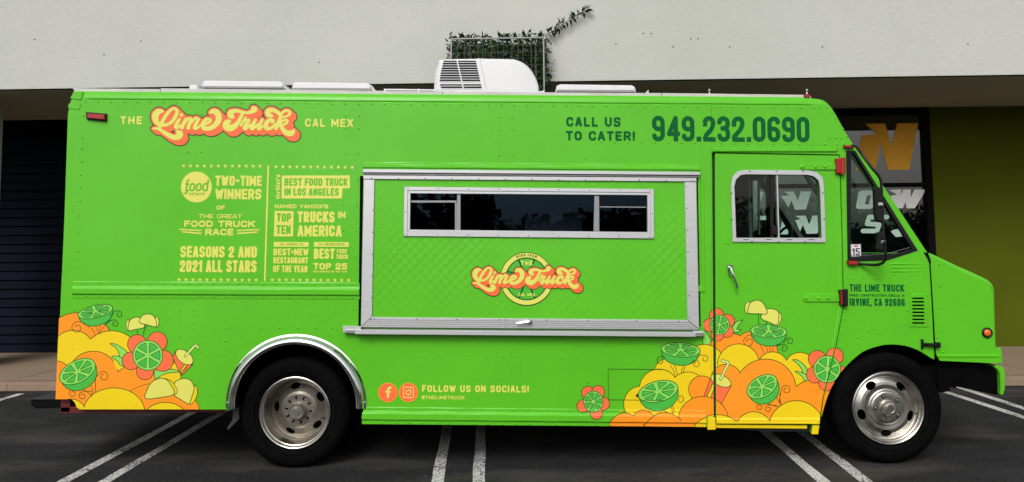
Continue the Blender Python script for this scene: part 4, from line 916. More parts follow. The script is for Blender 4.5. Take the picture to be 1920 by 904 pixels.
# ---- wheels
SC = .00408
def wheelset(name, px, py, yo, rt, rear, w_):
    c = W3d(px, py, yo); c.z = rt if True else c.z
    wh = empty(name, None, None, parent=truck); wh.location = c
    T = MB(); ro = rt
    prof = [(.268, .02), (.275, .004), (.29, -.004), (.315, -.012), (.345, -.014), (ro - .028, -.008), (ro - .012, .004), (ro - .003, .018), (ro, .03)]
    ty = .03
    for k in range(4):
        wdt = (w_ - .06) / 4; a_ = .03 + k * wdt; prof += [(ro, a_ + wdt - .012), (ro - .012, a_ + wdt - .010), (ro - .012, a_ + wdt - .001), (ro, a_ + wdt)]
    prof += [(ro - .012, w_ - .01), (ro - .06, w_), (.27, w_ - .02)]
    T.lathe((0, 0, 0), prof, 96); 
    for k in range(72):                 # shoulder lugs
        an = 2 * math.pi * k / 72; a2 = an + .045; r0, r1 = ro - .026, ro + .001
        P = [(r0 * math.cos(q), y, r0 * math.sin(q)) for q in (an, a2) for y in (-.011,)] + [(r1 * math.cos(q), .022, r1 * math.sin(q)) for q in (an, a2)] + [(r0 * math.cos(q), .03, r0 * math.sin(q)) for q in (an, a2)] + [((r1) * math.cos(q), .05, (r1) * math.sin(q)) for q in (an, a2)]
        T.add(P, [(0, 1, 3, 2), (2, 3, 7, 6), (0, 2, 6, 4), (1, 5, 7, 3)])
    for rr_ in (.300, .335, .352): T.lathe((0, 0, 0), [(rr_, -.008), (rr_ + .002, -.0165), (rr_ + .005, -.0165), (rr_ + .007, -.008)], 96)
    T.build('tyre', rubber, wh, angle=30)
    if rear: T2 = MB(); T2.lathe((0, .27, 0), [(.27, .02), (.30, 0), (ro - .03, 0), (ro, .03), (ro, w_ - .03), (ro - .05, w_), (.27, w_)], 64); T2.build('inner_tyre', rubber, wh, angle=30)
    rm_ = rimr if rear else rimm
    # rim lip and barrel
    if rear: lip = [(.268, .02), (.2655, -.004), (.259, -.008), (.253, -.004), (.249, .006), (.244, .016), (.238, .02), (.234, .045), (.229, .10), (.226, .135)]
    else: lip = [(.268, .02), (.2655, -.004), (.260, -.009), (.254, -.004), (.25, .008), (.244, .016), (.240, .019), (.237, .03), (.235, .05)]
    rim = MB().lathe((0, 0, 0), lip, 96).build('rim', rimm, wh, angle=25)
    # disc with hand holes, made from a distance field
    if rear: pr = [(0, .10), (.122, .10), (.126, .106), (.135, .108), (.16, .128), (.19, .15), (.215, .155), (.23, .135)]; hr = .178; ha = [114 + 72 * k for k in range(5)]; hs2 = (.038, .023); nb = 10; br = .092; bs = 9
    else: pr = [(0, .006), (.09, .006), (.113, .008), (.122, .016), (.126, .026), (.135, .03), (.165, .026), (.19, .03), (.21, .042), (.225, .05), (.236, .045)]; hr = .19; ha = [92 + 72 * k for k in range(5)]; hs2 = (.040, .027); nb = 5; br = .092; bs = 36
    c8 = Canvas(-.24, -.24, .24, .24, .004)
    f = c8.circle(0, 0, .236 if not rear else .229)
    for a_ in ha: f = np.maximum(f, -c8.ell(hr * math.cos(R(a_)), hr * math.sin(R(a_)), hs2[1], hs2[0], a_))
    if rear:
        for k in range(nb): f = np.maximum(f, -c8.circle(br * math.cos(R(bs + 36 * k)), br * math.sin(R(bs + 36 * k)), .0135))
    def dm(P):
        r = np.hypot(P[:, 0], P[:, 1]); y = np.interp(r, [q[0] for q in pr], [q[1] for q in pr]); return np.stack([P[:, 0], y, -P[:, 1]], 1)
    V, Fc, B = ms(f, c8.x0, c8.y0, c8.h, list(c8.xs)); P = dm(V); n = len(P); Q = P.copy(); Q[:, 1] += .012
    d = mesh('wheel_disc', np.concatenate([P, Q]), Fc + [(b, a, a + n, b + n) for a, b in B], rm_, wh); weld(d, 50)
    MB().lathe((0, 0, 0), [(.229, .19), (0, .19)], 40).build('brake_drum', dark, wh)
    hb = MB()
    if rear: hb.lathe((0, 0, 0), [(0, .022), (.03, .022), (.033, .028), (.046, .028), (.052, .034), (.058, .05), (.062, .1)], 40)
    else: hb.lathe((0, 0, 0), [(0, -.032), (.028, -.032), (.03, -.03), (.034, -.036), (.044, -.034), (.053, -.022), (.058, -.002), (.06, .008)], 40)
    hb.build('hub_cap', rimm, wh, angle=28)
    nt_ = MB()
    for k in range(nb):
        an = R(bs + 360 / nb * k + (5 if rear else 0)); q = (br * math.cos(an), (.10 if rear else .006), -br * math.sin(an))
        if rear: nt_.lathe(q, [(0, -.0), (.006, -.0), (.008, .012)], 8)
        else: nt_.lathe(q, [(0, -.014), (.009, -.014), (.012, -.002), (.012, .003)], 8)
    nt_.build('wheel_nut', alud if rear else rimm, wh, angle=30)
    if not rear:
        for k in range(5):
            an = R(bs + 72 * k); MB().lathe((br * math.cos(an), .0045, -br * math.sin(an)), [(.013, 0), (.019, -.0004), (.019, .002)], 16).build('nut_seat', screwm, wh)
    vs_ = MB().tube([(.225 * math.cos(R(-12)), .02, .225 * math.sin(R(-12))), (.2 * math.cos(R(-12)), .01, .2 * math.sin(R(-12)))], .005, 6).build('valve_stem', black, wh)
    return wh
wf_ = wheelset('front_wheel', 1665.5, 768.5, .03, .405, False, .23)
wr_ = wheelset('rear_wheel', 552.5, 785, .06, .405, True, .23)
for wh, dyy in ((wf_, YW - .06), (wr_, YW - .12)):
    c = wh.copy(); COL.objects.link(c); c.location = (wh.location.x, wh.location.y + dyy, wh.location.z); c.rotation_euler = (0, 0, math.pi)
    c.location.y = YW - wh.location.y
    for ch in wh.children:
        k = ch.copy(); COL.objects.link(k); k.parent = c
        for g in ch.children: g2_ = g.copy(); COL.objects.link(g2_); g2_.parent = k
# chrome arch over the rear wheel
fl = MB(); pr = [(131.5, .0), (131.5, -.006), (129.5, -.008), (127.5, -.009), (126, -.02), (122.5, -.036), (118.5, -.044), (115, -.042), (112.8, -.03), (112.2, .03)]
AN = [R(-3 + 186 * k / 72) for k in range(73)]
vs = []
for an in AN:
    for r, y in pr:
        sx_ = 1.0; p = W3(555.5 + r * math.cos(an) * 1.0, 758.5 - r * math.sin(an) * 1.005, y); vs.append(p)
m_ = len(pr); fl.add(vs, [(k * m_ + j, k * m_ + j + 1, (k + 1) * m_ + j + 1, (k + 1) * m_ + j) for k in range(72) for j in range(m_ - 1)])
flare = fl.build('wheel_arch_trim', chrome, truck, angle=50)
mb = MB()
for an in (2, 38, 90, 142, 178): MB().dome(W3(555.5 + 128.5 * math.cos(R(an)), 758.5 - 129 * math.sin(R(an)), -.009), .006, .004, 7).build('trim_screw', alu, flare)
# wheel wells and chassis
def well(px, py, r, y1, a0=0, a1=184):
    mb = MB(); P = [W3(px + r * math.cos(R(a_)), py - r * math.sin(R(a_)), 0) for a_ in range(a0, a1, 9)]; n = len(P)
    mb.add([(p.x, .03, p.z) for p in P] + [(p.x, y1, p.z) for p in P] + [(W3(px, py, 0).x, y1, W3(px, py, 0).z)], [(i, i + 1, n + i + 1, n + i) for i in range(n - 1)] + [(n + i, n + i + 1, 2 * n) for i in range(n - 1)])
    return mb.build('wheel_well', dark, truck)
well(556, 760, 133, .75); well(1662, 780, 146, .6, 20, 196)
MB().prism(pts2([(1738, 690), (1765, 686), (1788, 735), (1760, 739)]), .05, .4).build('splash_guard', dark, truck)
ch = empty('chassis', None, None, parent=truck)
zr = W3(900, 775, 0).z
for y in (.68, YW - .76): MB().box(W3(135, 700, 0).x, W3(1860, 700, 0).x, y, y + .08, zr + .02, zr + .2).build('frame_rail', dark, ch)
MB().box(W3(700, 0, 0).x, W3(1000, 0, 0).x, .25, .62, zr - .12, zr + .12, .03).build('fuel_tank', dark, ch)
MB().box(W3(1050, 0, 0).x, W3(1250, 0, 0).x, .22, .62, zr - .1, zr + .12, .02).build('battery_box', dark, ch)
for wx in (wf_, wr_): MB().tube([(wx.location.x, .25, wx.location.z), (wx.location.x, YW - .25, wx.location.z)], .07, 12).build('axle', dark, ch)
MB().tube([(W3(1500, 0, 0).x, 1.1, zr + .05), (W3(600, 0, 0).x, 1.1, .42)], .05, 10).build('drive_shaft', dark, ch)
MB().box(W3(700, 0, 0).x, W3(1490, 0, 0).x, .64, YW - .2, .17, zr + .02, .04).build('shade_block', dark, ch)  # unseen block, added to keep light off the ground between the axles
MB().box(W3(170, 0, 0).x, W3(400, 0, 0).x, .75, YW - .3, .3, zr + .1, .04).build('rear_shade_block', dark, ch)  # another added, unseen block; darkens the asphalt below the rear overhang
MB().box(W3(1400, 0, 0).x, W3(1500, 0, 0).x, .9, 1.3, .3, zr + .2, .03).build('gearbox', dark, ch)
MB().tube([(W3(1450, 0, 0).x, 1.6, zr - .02), (W3(700, 0, 0).x, 1.6, zr - .02)], .06, 10).build('exhaust_pipe', dark, ch)
MB().box(W3(680, 0, 0).x, W3(1530, 0, 0).x, YW - .1, YW - .04, W3(700, 815, 0).z, W3(700, 740, 0).z).build('far_skirt', dark, ch)
MB().box(W3(132, 0, 0).x, W3(428, 0, 0).x, .05, .12, W3(300, 777, 0).z, W3(300, 764, 0).z, .004).build('red_frame_rail', redf, ch)
MB().box(W3(132, 0, 0).x, W3(150, 0, 0).x, .05, YW - .05, W3(140, 776, 0).z, W3(140, 748, 0).z, .004).build('red_cross_member', redf, ch)
MB().prism([tuple(W3(*p, 0).xz) for p in ((424, 770), (440, 768), (441, 790), (431, 800), (420, 811), (418, 808), (428, 793), (430, 778))], .08, .4).build('mud_flap', mat('flap_metal', (.05, .05, .052), .5, metal=.3, noise=.3), truck)
rb = MB(); rb.prism([tuple(map(float, U(*p, .10))) for p in ((57, 751), (64, 747), (135, 747), (135, 764), (97, 765.5), (66, 766), (57.5, 761))], .10, YW - .16, .006); rb.build('rear_bumper', mat('bumper_black', (.0025, .0025, .003), .6, spec=.1, noise=.35, nscale=9, noise2=.5, n2scale=50), truck)
_a, _b, _c = W3d(56, 750, .10), W3d(66, 746, .10), W3d(135, 746, .10)
tp = MB(); tp.add([(_a.x, .12, _a.z), (_b.x, .09, _b.z), (_c.x, .09, _b.z), (_c.x, YW - .14, _b.z + .012), (_b.x, YW - .14, _b.z + .012), (_a.x, YW - .18, _a.z + .012)] + [(q[0], q[1], q[2] - .01) for q in ((_a.x, .12, _a.z), (_b.x, .09, _b.z), (_c.x, .09, _b.z), (_c.x, YW - .14, _b.z), (_b.x, YW - .14, _b.z), (_a.x, YW - .18, _a.z))], [(0, 1, 4, 5), (1, 2, 3, 4), (0, 6, 7, 1), (1, 7, 8, 2), (5, 11, 6, 0)]); tp.build('bumper_step', mat('bumper_top_lit', (.05, .052, .056), .5, metal=.3, noise=.3, nscale=20), truck)  # lit top of the black bumper, its brightness put into a paler grey

# ---- on the roof
rp_ = [W3(*p, 0) for p in ((150, 166, ), (700, 170.5), (1200, 174), (1518, 177))]
rs_ = MB(); rs_.add([(p.x, y, p.z) for p in rp_ for y in (.1, YW - .1)] + [(p.x, y, p.z - .05) for p in rp_ for y in (.1, YW - .1)], [(2 * i, 2 * i + 2, 2 * i + 3, 2 * i + 1) for i in range(3)] + [(2 * i, 8 + 2 * i, 10 + 2 * i, 2 * i + 2) for i in range(3)] + [(2 * i + 1, 2 * i + 3, 11 + 2 * i, 9 + 2 * i) for i in range(3)] + [(0, 1, 9, 8), (6, 14, 15, 7)]); rs_.build('roof_sheet', offw, truck)
def rbox(name, px, y0, y1, m, bev=.012, par=truck): return MB().prism([tuple(map(float, U(a_, b_, y0))) for a_, b_ in px], y0, y1, bev).build(name, m, par)
rbox('roof_rail', [(136, 165.5), (300, 167), (300, 177), (142, 176)], .05, .09, offw, .003)
rbox('roof_rail', [(300.8, 165.5), (830, 171.5), (830, 181), (300.8, 177)], .052, .09, offw, .003)
rbox('roof_rail', [(830.6, 172), (1240, 174.5), (1240, 184), (830.6, 182)], .048, .09, offw, .003)
rbox('roof_rail', [(1240.6, 174.5), (1519, 178), (1522, 186), (1240.6, 184)], .05, .09, offw, .003)
def vent(x0, x1, yt, yb_, y0, tl=4, tr=6):
    v = empty('roof_vent', None, None, parent=truck); ybx = yb_ + 20
    rbox('vent_base', [(x0 + 2, yb_ - 3), (x1 - 3, yb_ - 2), (x1 - 3, ybx), (x0 + 2, ybx)], y0 + .015, y0 + .55, dark, .004, v)
    rbox('vent_lid', [(x0, yb_ - 4), (x0 + 2, yt + 3), (x0 + tl + 3, yt), (x1 - tr - 3, yt + 2), (x1 - 2, yt + 5.5), (x1, yb_ - 3)], y0, y0 + .58, white, .014, v)
    return v
vent(377, 533, 150.5, 168.5, .5); vent(546, 697, 153.5, 171.5, .5); vent(1042, 1193, 157.5, 175, .5, 6, 5)
rbox('vent_arm', [(527, 158), (531, 158), (543, 169), (538, 169)], .48, .5, offw, .002); rbox('vent_arm', [(693, 160), (697, 160), (706, 172), (700, 172)], .48, .5, offw, .002)
rbox('roof_box', [(353, 168), (355, 160), (358, 158.5), (370, 159), (372, 169), (372, 185), (353, 185)], .4, .55, white, .01)
rbox('antenna_fin', [(1208, 177), (1216, 168), (1217, 178)], .3, .33, offw, .002)
rt = MB()
for a_, b_, y_ in ((720, 850, 168), (884, 1021, 171)):
    rt.tube([W3d(a_, y_, .2), W3d(b_, y_ + 1.6, .2)], .007, 6); rt.tube([W3d(a_, y_ + 4.5, .2), W3d(b_, y_ + 6, .2)], .007, 6)
    for x in (a_ + 2, (a_ + b_) / 2, b_ - 2): rt.tube([W3d(x, y_ - 1, .2), W3d(x, y_ + 18, .2)], .01, 6)
rt.build('awning_bar', alu, truck)
for x, y in ((1330, 168), (1513, 168)):
    e_ = MB(); e_.tube([W3d(x, y + 14, .08), W3d(x, y + 3, .08)], .004, 6); e_.lathe(tuple(W3d(x, y + 1, .08)), [(0, -.01), (.007, -.007), (.01, 0), (.007, .007), (0, .01)], 8); e_.build('eye_bolt', chrome, truck, True)
rbox('roof_reflector', [(1508, 177), (1519, 178), (1519, 183), (1508, 182)], .035, .05, redp, .002)
# roof air conditioner
ac = empty('air_conditioner', None, None, parent=truck)
ya, yb2 = .62, 1.3
def acm(l): return [(a_, b_) for a_, b_ in l]
AC = [(813, 190), (813.5, 162), (816, 135), (820, 118), (823.5, 112), (829, 110.8), (860, 109.6), (893, 109.3), (898, 108.3), (903, 109), (960, 110.2), (966, 111)] + [tuple(q) for q in catmull([(966, 111), (978, 115.5), (990, 124), (1000, 137), (1007, 151), (1010.5, 165), (1010.5, 190)], 4)[1:]]
acb = MB(); pts_ = [tuple(map(float, U(a_, b_, ya))) for a_, b_ in AC]
def prism_round(mb, pts, y0, y1, rad, k=4):
    P = [Vector(p) for p in pts]; n = len(P)
    area = sum(P[i].x * P[(i + 1) % n].y - P[(i + 1) % n].x * P[i].y for i in range(n))
    if area < 0: P = P[::-1]
    N = []
    for i in range(n):
        d1 = (P[i] - P[i - 1]).normalized(); d2 = (P[(i + 1) % n] - P[i]).normalized(); m = Vector((-d1.y, d1.x)) + Vector((-d2.y, d2.x)); N.append(m / max(m.length_squared / 2, .5))
    vs = []; 
    for side in (0, 1):
        for j in range(k + 1):
            ph = math.pi / 2 * (j if side == 0 else k - j) / k; ins_ = rad * (1 - math.sin(ph)); dd = rad * (1 - math.cos(ph))
            for p, m in zip(P, N): q = p + m * ins_; vs.append((q.x, y0 + dd if side == 0 else y1 - dd, q.y))
    rows = 2 * (k + 1)
    fs = [tuple(range(n)), tuple(range((rows - 1) * n, rows * n))[::-1]]
    for j in range(rows - 1):
        for i in range(n): fs.append((j * n + i, (j + 1) * n + i, (j + 1) * n + (i + 1) % n, j * n + (i + 1) % n))
    mb.add(vs, fs)
prism_round(acb, pts_, ya, yb2, .022); acb.build('shroud', white, ac, angle=30)
def acbox(name, l, y0, y1, m, bev=.001): return rbox(name, l, y0, y1, m, bev, ac)
for i in range(11):
    t = i if i < 9 else i + .9
    y_ = 115 + t * 4.48 if i < 9 else (159.3 if i == 9 else 164)
    lx0 = np.interp(y_, [115, 135, 151, 159, 164], [831.5, 826.5, 824.3, 825, 827]); mx_ = 856 + (y_ - 115) * .225; rx = 892.3 + (y_ - 115) * .22
    for a_, b_ in ((lx0, mx_), (mx_ + 2.6, rx)):
        acbox('grille_slot', [(a_, y_ - 1.25), (b_, y_ - 1.25), (b_, y_ + 1.25), (a_, y_ + 1.25)], ya - .001, ya + .004, dark, 0)
        acbox('grille_fin', [(a_ - .4, y_ + 1.6), (b_ + .4, y_ + 1.6), (b_ + .4, y_ + 2.6), (a_ - .4, y_ + 2.6)], ya - .006, ya + .004, white, .001)
acbox('seam', [(899.5, 110.5), (900.3, 110.5), (912.3, 168), (911.5, 168)], ya - .001, ya + .003, alud, 0)
for i in range(11): y_ = 118 + i * 4.5; acbox('side_fin', [(820 - i * .5, y_), (825 - i * .55, y_), (825 - i * .55, y_ + .5), (820 - i * .5, y_ + .5)], ya + .0, ya + .004, alud, 0)

# ================================================================== LETTERING AND ARTWORK (cut vinyl on the skin)
DY = -.0016
smap = truckmap(DY, body_prof)
def sl(x): return (960 - x) / 19150.
PY_ = 'pale_yellow_vinyl'; DG = 'dark_green_vinyl'
def T(cv, s, x0, y0, x1, y1, t, **k): return text(cv, s, x0, y0, x1, y1, t, slant=sl((x0 + x1) / 2), **k)
# award block
cv = Canvas(330, 304, 664, 532, .4)
f = cv.blank()
for k in range(12):
    t = k / 11; f = star(cv, f, 344.3 + 143.7 * t, 311.2 + .6 * t, 4.1); f = star(cv, f, 517.7 + 142.8 * t, 312.7 + 1.2 * t, 4.1); f = star(cv, f, 335.8 + 144.8 * t, 524.4 + .8 * t, 4.1); f = star(cv, f, 510.8 + 143.2 * t, 524.8 + .8 * t, 4.1)
for a_, b_, w_ in (((503.2, 310), (496.6, 527), 1.5), ((338.5, 389), (399, 389.4), 1.35), ((428.5, 389.8), (488, 390.2), 1.35), ((335.5, 451.2), (486.5, 452.6), 1.4), ((588.5, 489.4), (651.5, 490), .7), ((634, 414.2), (647.5, 414.4), 1.1)):
    f = np.minimum(f, cv.poly([(a_[0] - (w_ if a_[1] < 312 else 0), a_[1] - (0 if a_[1] < 312 else w_)), (a_[0] + (w_ if a_[1] < 312 else 0), a_[1] - (0 if a_[1] < 312 else w_)), (b_[0] + (w_ if a_[1] < 312 else 0), b_[1] + (0 if a_[1] < 312 else w_)), (b_[0] - (w_ if a_[1] < 312 else 0), b_[1] + (0 if a_[1] < 312 else w_))]))
for l in ([(336.6, 429), (378, 431.2), (378, 433.6), (337.5, 431.6)], [(340.2, 433.4), (378, 436.4), (378, 439.4), (342, 436)], [(445, 431.2), (487.5, 429.2), (487, 431.6), (445, 433.8)], [(445, 436.6), (484.5, 433.8), (482, 436.6), (445, 439.4)]): f = np.minimum(f, cv.poly(l))
f = np.minimum(f, cv.circle(368.4, 350.8, 29))
for l in ([(528.3, 329.2), (656, 329.2), (656, 353.2), (642.3, 353.2), (641, 372.4), (528, 372.4)], [(515, 395.6), (550.7, 395.8), (549.8, 443.6), (513.4, 443.4)], [(513.6, 453.7), (579.3, 454), (578.8, 463), (513.4, 462.8)], [(588.8, 453.8), (654.3, 454), (654, 463), (588.6, 462.8)]): f = np.minimum(f, cv.poly(l))
for a in (("TWO-TIME", 403.5, 329.3, 490.9, 348.6, 4.3), ("WINNERS", 403.5, 354.1, 490, 373.8, 4.3), ("OF", 405.7, 385.4, 421.7, 393.7, 2), ("SEASONS 2 AND", 338, 461.4, 481.7, 482.7, 4.5), ("2021 ALL STARS", 337, 487.7, 481, 510.3, 4.6),
          ("TRUCKS", 557.8, 396.4, 627.4, 417.2, 4.6), ("IN", 634, 396.8, 647.6, 409.4, 2.8), ("AMERICA", 557.8, 422.2, 640.7, 443.4, 4.6), ("BEST*NEW", 512.7, 466.1, 578.5, 478.8, 2.8), ("RESTAURANT", 512.5, 482.1, 577.7, 494, 2.5), ("OF THE YEAR", 512, 497.9, 576.6, 510.6, 2.6),
          ("BEST", 588.4, 466.1, 627.4, 485.5, 4.1), ("FOOD", 631.9, 466.9, 650.4, 475.2, 1.7), ("TRUCK", 630.2, 477.2, 652.6, 485.7, 1.7)): text(cv, *a, gap=.32, f=f, slant=sl(a[1]), slope=.004)
for a in (("THE GREAT", 372.5, 401.4, 454, 409.4, 1.5), ("FOOD TRUCK", 345.4, 413.6, 478, 425.5, 3.1), ("RACE", 385, 429, 437.5, 441.2, 3.1), ("NAMED YAHOO!'S", 514.9, 383.2, 615.3, 390.6, 1.8), ("TOP 25", 587.6, 493.2, 651, 505.6, 3.1), ("RESTAURANTS OF THE YEAR", 587.4, 507.6, 651, 511, .8)): text(cv, *a, gap=.5, f=f, slant=sl(a[1]), rad=.35, slope=.004)
text(cv, "thrillist's", 516.8, 327.3, 525.5, 373.5, 1.7, gap=.6, f=f, rot=1)
e_ = cv.blank()
for a in (("BEST FOOD TRUCK", 533.4, 334.2, 651.8, 348.6, 3.0), ("IN LOS ANGELES", 533.4, 353, 635.2, 367, 3.0), ("TOP", 518.8, 400, 545.6, 416, 3.4), ("TEN", 518.2, 422.2, 544.9, 439.2, 3.4), ("OC WEEKLY'S", 525, 456, 568.8, 460.4, .9), ("OC REGISTER'S", 597, 456.2, 646, 460.6, .9)): text(cv, *a, gap=.35, f=e_, slant=sl(a[1]), slope=.004)
text(cv, "food", 345.5, 336.5, 389.5, 359, 3.1, gap=.3, f=e_, rnd=True, slant=.14, slope=0); text(cv, "network", 354.5, 359.5, 384.5, 366.5, 1.0, gap=1.2, f=e_, rnd=True, slope=0)
cv.seg(e_, (353, 357), (349, 363), 1.5, 1.4); cv.seg(e_, (349, 363), (344, 363), 1.4, 1.1)
cv.put(PY_, f); cv.erase(e_); decal('award_lettering', cv, smap, truck)
# headings
cv = Canvas(220, 212, 275, 240, .4); cv.put(PY_, T(cv, 'THE', 225.7, 218.3, 266.4, 233, 3.2, rnd=True, gap=1.3)); decal('heading_lettering', cv, smap, truck)
cv = Canvas(566, 216, 668, 246, .4); cv.put(PY_, T(cv, 'CAL MEX', 572, 222.6, 662, 238, 3.2, rnd=True, gap=1.0)); decal('heading_lettering', cv, smap, truck)
cv = Canvas(1056, 212, 1200, 272, .4); f = T(cv, 'CALL US', 1061.7, 219.3, 1163.7, 237.4, 4.2, rnd=True, gap=.8); T(cv, 'TO CATER!', 1060.7, 245.6, 1190.4, 263.6, 4.2, rnd=True, gap=.7, f=f); cv.put(DG, f); decal('catering_lettering', cv, smap, truck)
cv = Canvas(1216, 210, 1526, 276, .4); f = text(cv, '949.232.0690', 1223, 217.2, 1518, 264.8, 8.3, gap=.42, slope=.007, slant=-.02, rad=.5); cv.put(DG, f); decal('phone_number', cv, smap, truck, [1312, 1313, 1314, 1333, 1334, 1335])
cv = Canvas(786, 716, 998, 754, .4); f = T(cv, 'FOLLOW US ON SOCIALS!', 791.4, 721.8, 991.6, 735, 2.9, rnd=True, gap=.75); T(cv, '@THELIMETRUCK', 790.9, 741.8, 871, 748.6, 1.3, gap=1.0, f=f); cv.put(PY_, f); decal('social_lettering', cv, smap, truck)
cv = Canvas(705, 714, 788, 758, .3)
for x in (727.2, 766): cv.put('coral_vinyl', cv.circle(x, 735.8, 17.2)); cv.put('orange_vinyl', np.abs(cv.circle(x, 735.8, 17.4)) - .7)
f = cv.stroke([(732.5, 727, 2), (729.8, 726.8, 2), (728.2, 729, 2.2), (727.8, 733, 2.2), (727.4, 744, 2.2)]); cv.seg(f, (723.6, 734.4), (731.6, 734.6), 1.6, 1.6)
q_ = cv.poly([(758.5, 727.6), (773.5, 727.8), (773.3, 743.6), (758.3, 743.4)]) - 1.8
f = np.minimum(f, np.abs(q_) - .75); f = np.minimum(f, np.abs(cv.circle(765.9, 735.8, 4.4)) - .9); f = np.minimum(f, cv.circle(770.6, 731, 1)); cv.put(PY_, f); decal('social_badge', cv, smap, truck)
cv = Canvas(1588, 528, 1702, 580, .3); f = T(cv, 'THE LIME TRUCK', 1593, 533, 1695.4, 546.6, 2.7, gap=.5); T(cv, '16621 CONSTRUCTION CIRCLE W.', 1592.8, 551.4, 1697, 556, .95, gap=.8, f=f); T(cv, 'IRVINE, CA 92606', 1593, 559.4, 1696.7, 573.4, 2.7, gap=.5, f=f); cv.put(DG, f); decal('address_lettering', cv, smap, truck)

# the script name
LIME = [[(318, 198, 14), (272, 185, 38), (215, 200, 58), (172, 255, 70), (162, 318, 64), (182, 378, 54), (230, 428, 42), (300, 448, 36), (385, 440, 32), (475, 388, 34), (538, 300, 38), (570, 222, 36), (568, 165, 32), (520, 135, 26), (460, 160, 30), (400, 222, 34), (345, 300, 36), (298, 380, 38), (268, 450, 34), (240, 510, 30)],
 [(117, 515, 15), (150, 512, 24), (210, 516, 28), (270, 545, 34), (350, 600, 42), (440, 652, 46), (520, 680, 52), (590, 670, 62), (628, 628, 66), (618, 590, 50), (575, 572, 28)],
 [(657, 258, 37), (658, 259, 37)], [(622, 335, 27), (582, 400, 36), (555, 468, 44), (560, 500, 34), (600, 490, 28), (650, 450, 20)],
 [(742, 330, 27), (700, 415, 37), (668, 500, 38)], [(668, 480, 24), (735, 388, 26), (795, 320, 26), (838, 338, 30)], [(842, 338, 30), (805, 425, 36), (788, 500, 40)], [(790, 470, 24), (858, 382, 25), (925, 315, 27), (972, 338, 32)],
 [(975, 340, 34), (930, 430, 37), (908, 498, 42), (962, 498, 26), (1012, 455, 22)], [(1015, 455, 24), (1110, 428, 24), (1180, 398, 28), (1204, 358, 28), (1180, 335, 26), (1130, 340, 36), (1080, 388, 38), (1055, 450, 40), (1085, 506, 44), (1180, 512, 46), (1275, 462, 50), (1345, 375, 60), (1358, 285, 62), (1318, 212, 62), (1252, 188, 48), (1196, 216, 26)]]
TRUCK = [[(228, 306, 22), (180, 268, 60), (172, 215, 52), (215, 190, 44), (300, 180, 36), (380, 200, 30), (480, 218, 28), (560, 200, 40), (618, 165, 56), (630, 140, 46), (592, 122, 28)],
 [(405, 215, 32), (372, 295, 36), (315, 400, 44), (245, 475, 58), (165, 505, 68), (98, 468, 76), (100, 410, 62), (140, 375, 40), (170, 380, 22)],
 [(458, 308, 24), (412, 385, 27), (368, 455, 24)], [(440, 340, 22), (470, 365, 30), (512, 355, 34), (528, 366, 27)], [(515, 368, 34), (468, 440, 40), (445, 508, 42), (490, 500, 26), (550, 440, 22)],
 [(645, 352, 30), (600, 435, 37), (575, 508, 42), (620, 500, 26), (680, 435, 22)], [(770, 350, 32), (728, 435, 37), (705, 508, 42), (752, 500, 26), (815, 440, 20)],
 [(960, 402, 28), (982, 368, 32), (935, 350, 34), (880, 375, 42), (842, 435, 46), (845, 495, 44), (890, 515, 40), (960, 492, 28), (1020, 430, 24)],
 [(962, 280, 22), (900, 258, 54), (872, 210, 52), (905, 168, 46), (985, 168, 42), (1080, 225, 38), (1118, 280, 38), (1095, 365, 42), (1055, 460, 42), (1030, 515, 34)],
 [(1115, 262, 24), (1165, 205, 26), (1225, 175, 26), (1285, 195, 28), (1285, 245, 28), (1235, 280, 24), (1165, 298, 22)], [(1120, 405, 24), (1165, 365, 22), (1215, 348, 26), (1245, 368, 26), (1225, 415, 26), (1165, 445, 20)],
 [(1110, 400, 34), (1130, 470, 38), (1175, 545, 48), (1245, 600, 56), (1320, 600, 56), (1362, 560, 30), (1372, 530, 12)]]
def logo(cv, fx, fy, sc_):
    f = cv.blank()
    for org, strokes in ((275, LIME), (415, TRUCK)):
        for st_ in strokes:
            P = [(fx(org + x / 10.045), fy(190 + y / 10.045), r / 10.045 * sc_ * .92) for x, y, r in st_]
            cv.stroke(catmull(P, 5) if len(P) > 2 else P, f, 6)
    # shade thrown to the lower right
    sh_ = f.copy(); n = int(round(7.4 * sc_ / cv.h)); 
    for k in range(1, n + 1):
        g = np.full(f.shape, 60.); kx = int(round(k * .98)); g[k:, kx:] = f[:-k, :-kx]; sh_ = np.minimum(sh_, g)
    cv.put('brown_outline_vinyl', sh_ - 4.3 * sc_); cv.put('logo_orange_vinyl', sh_ - 2.6 * sc_); cv.put('logo_edge_vinyl', f - .6 * sc_); cv.put(PY_, f)
cv = Canvas(274, 188, 572, 282, .4); logo(cv, lambda x: x, lambda y: y, 1.); decal('name_script', cv, smap, truck)
cv = Canvas(874, 464, 1100, 582, .3)
cc = (987.4, 522.8)
cv.put('brown_outline_vinyl', cv.circle(*cc, 49.8)); cv.put(PY_, cv.circle(*cc, 48.6)); cv.put('dark_green_vinyl', cv.circle(*cc, 40.2))
for k in range(8):
    a0 = 45 * k + 4; a1 = 45 * k + 41; A = []
    for r_ in (9, 36.5):
        for t in (np.linspace(a0 + (10 if r_ < 10 else 1), a1 - (10 if r_ < 10 else 1), 5) if r_ > 10 else [(a0 + a1) / 2]): A.append((cc[0] + r_ * math.cos(R(t + 22)), cc[1] + r_ * math.sin(R(t + 22))))
    cv.put('body_green_vinyl', cv.poly(A) - 1.6)
cv.put('dark_green_vinyl', text(cv, 'BORN FROM', 0, 0, 38, 5, 1.0, gap=1.2, arc=(cc[0], cc[1], 42.2, -25, 25)))
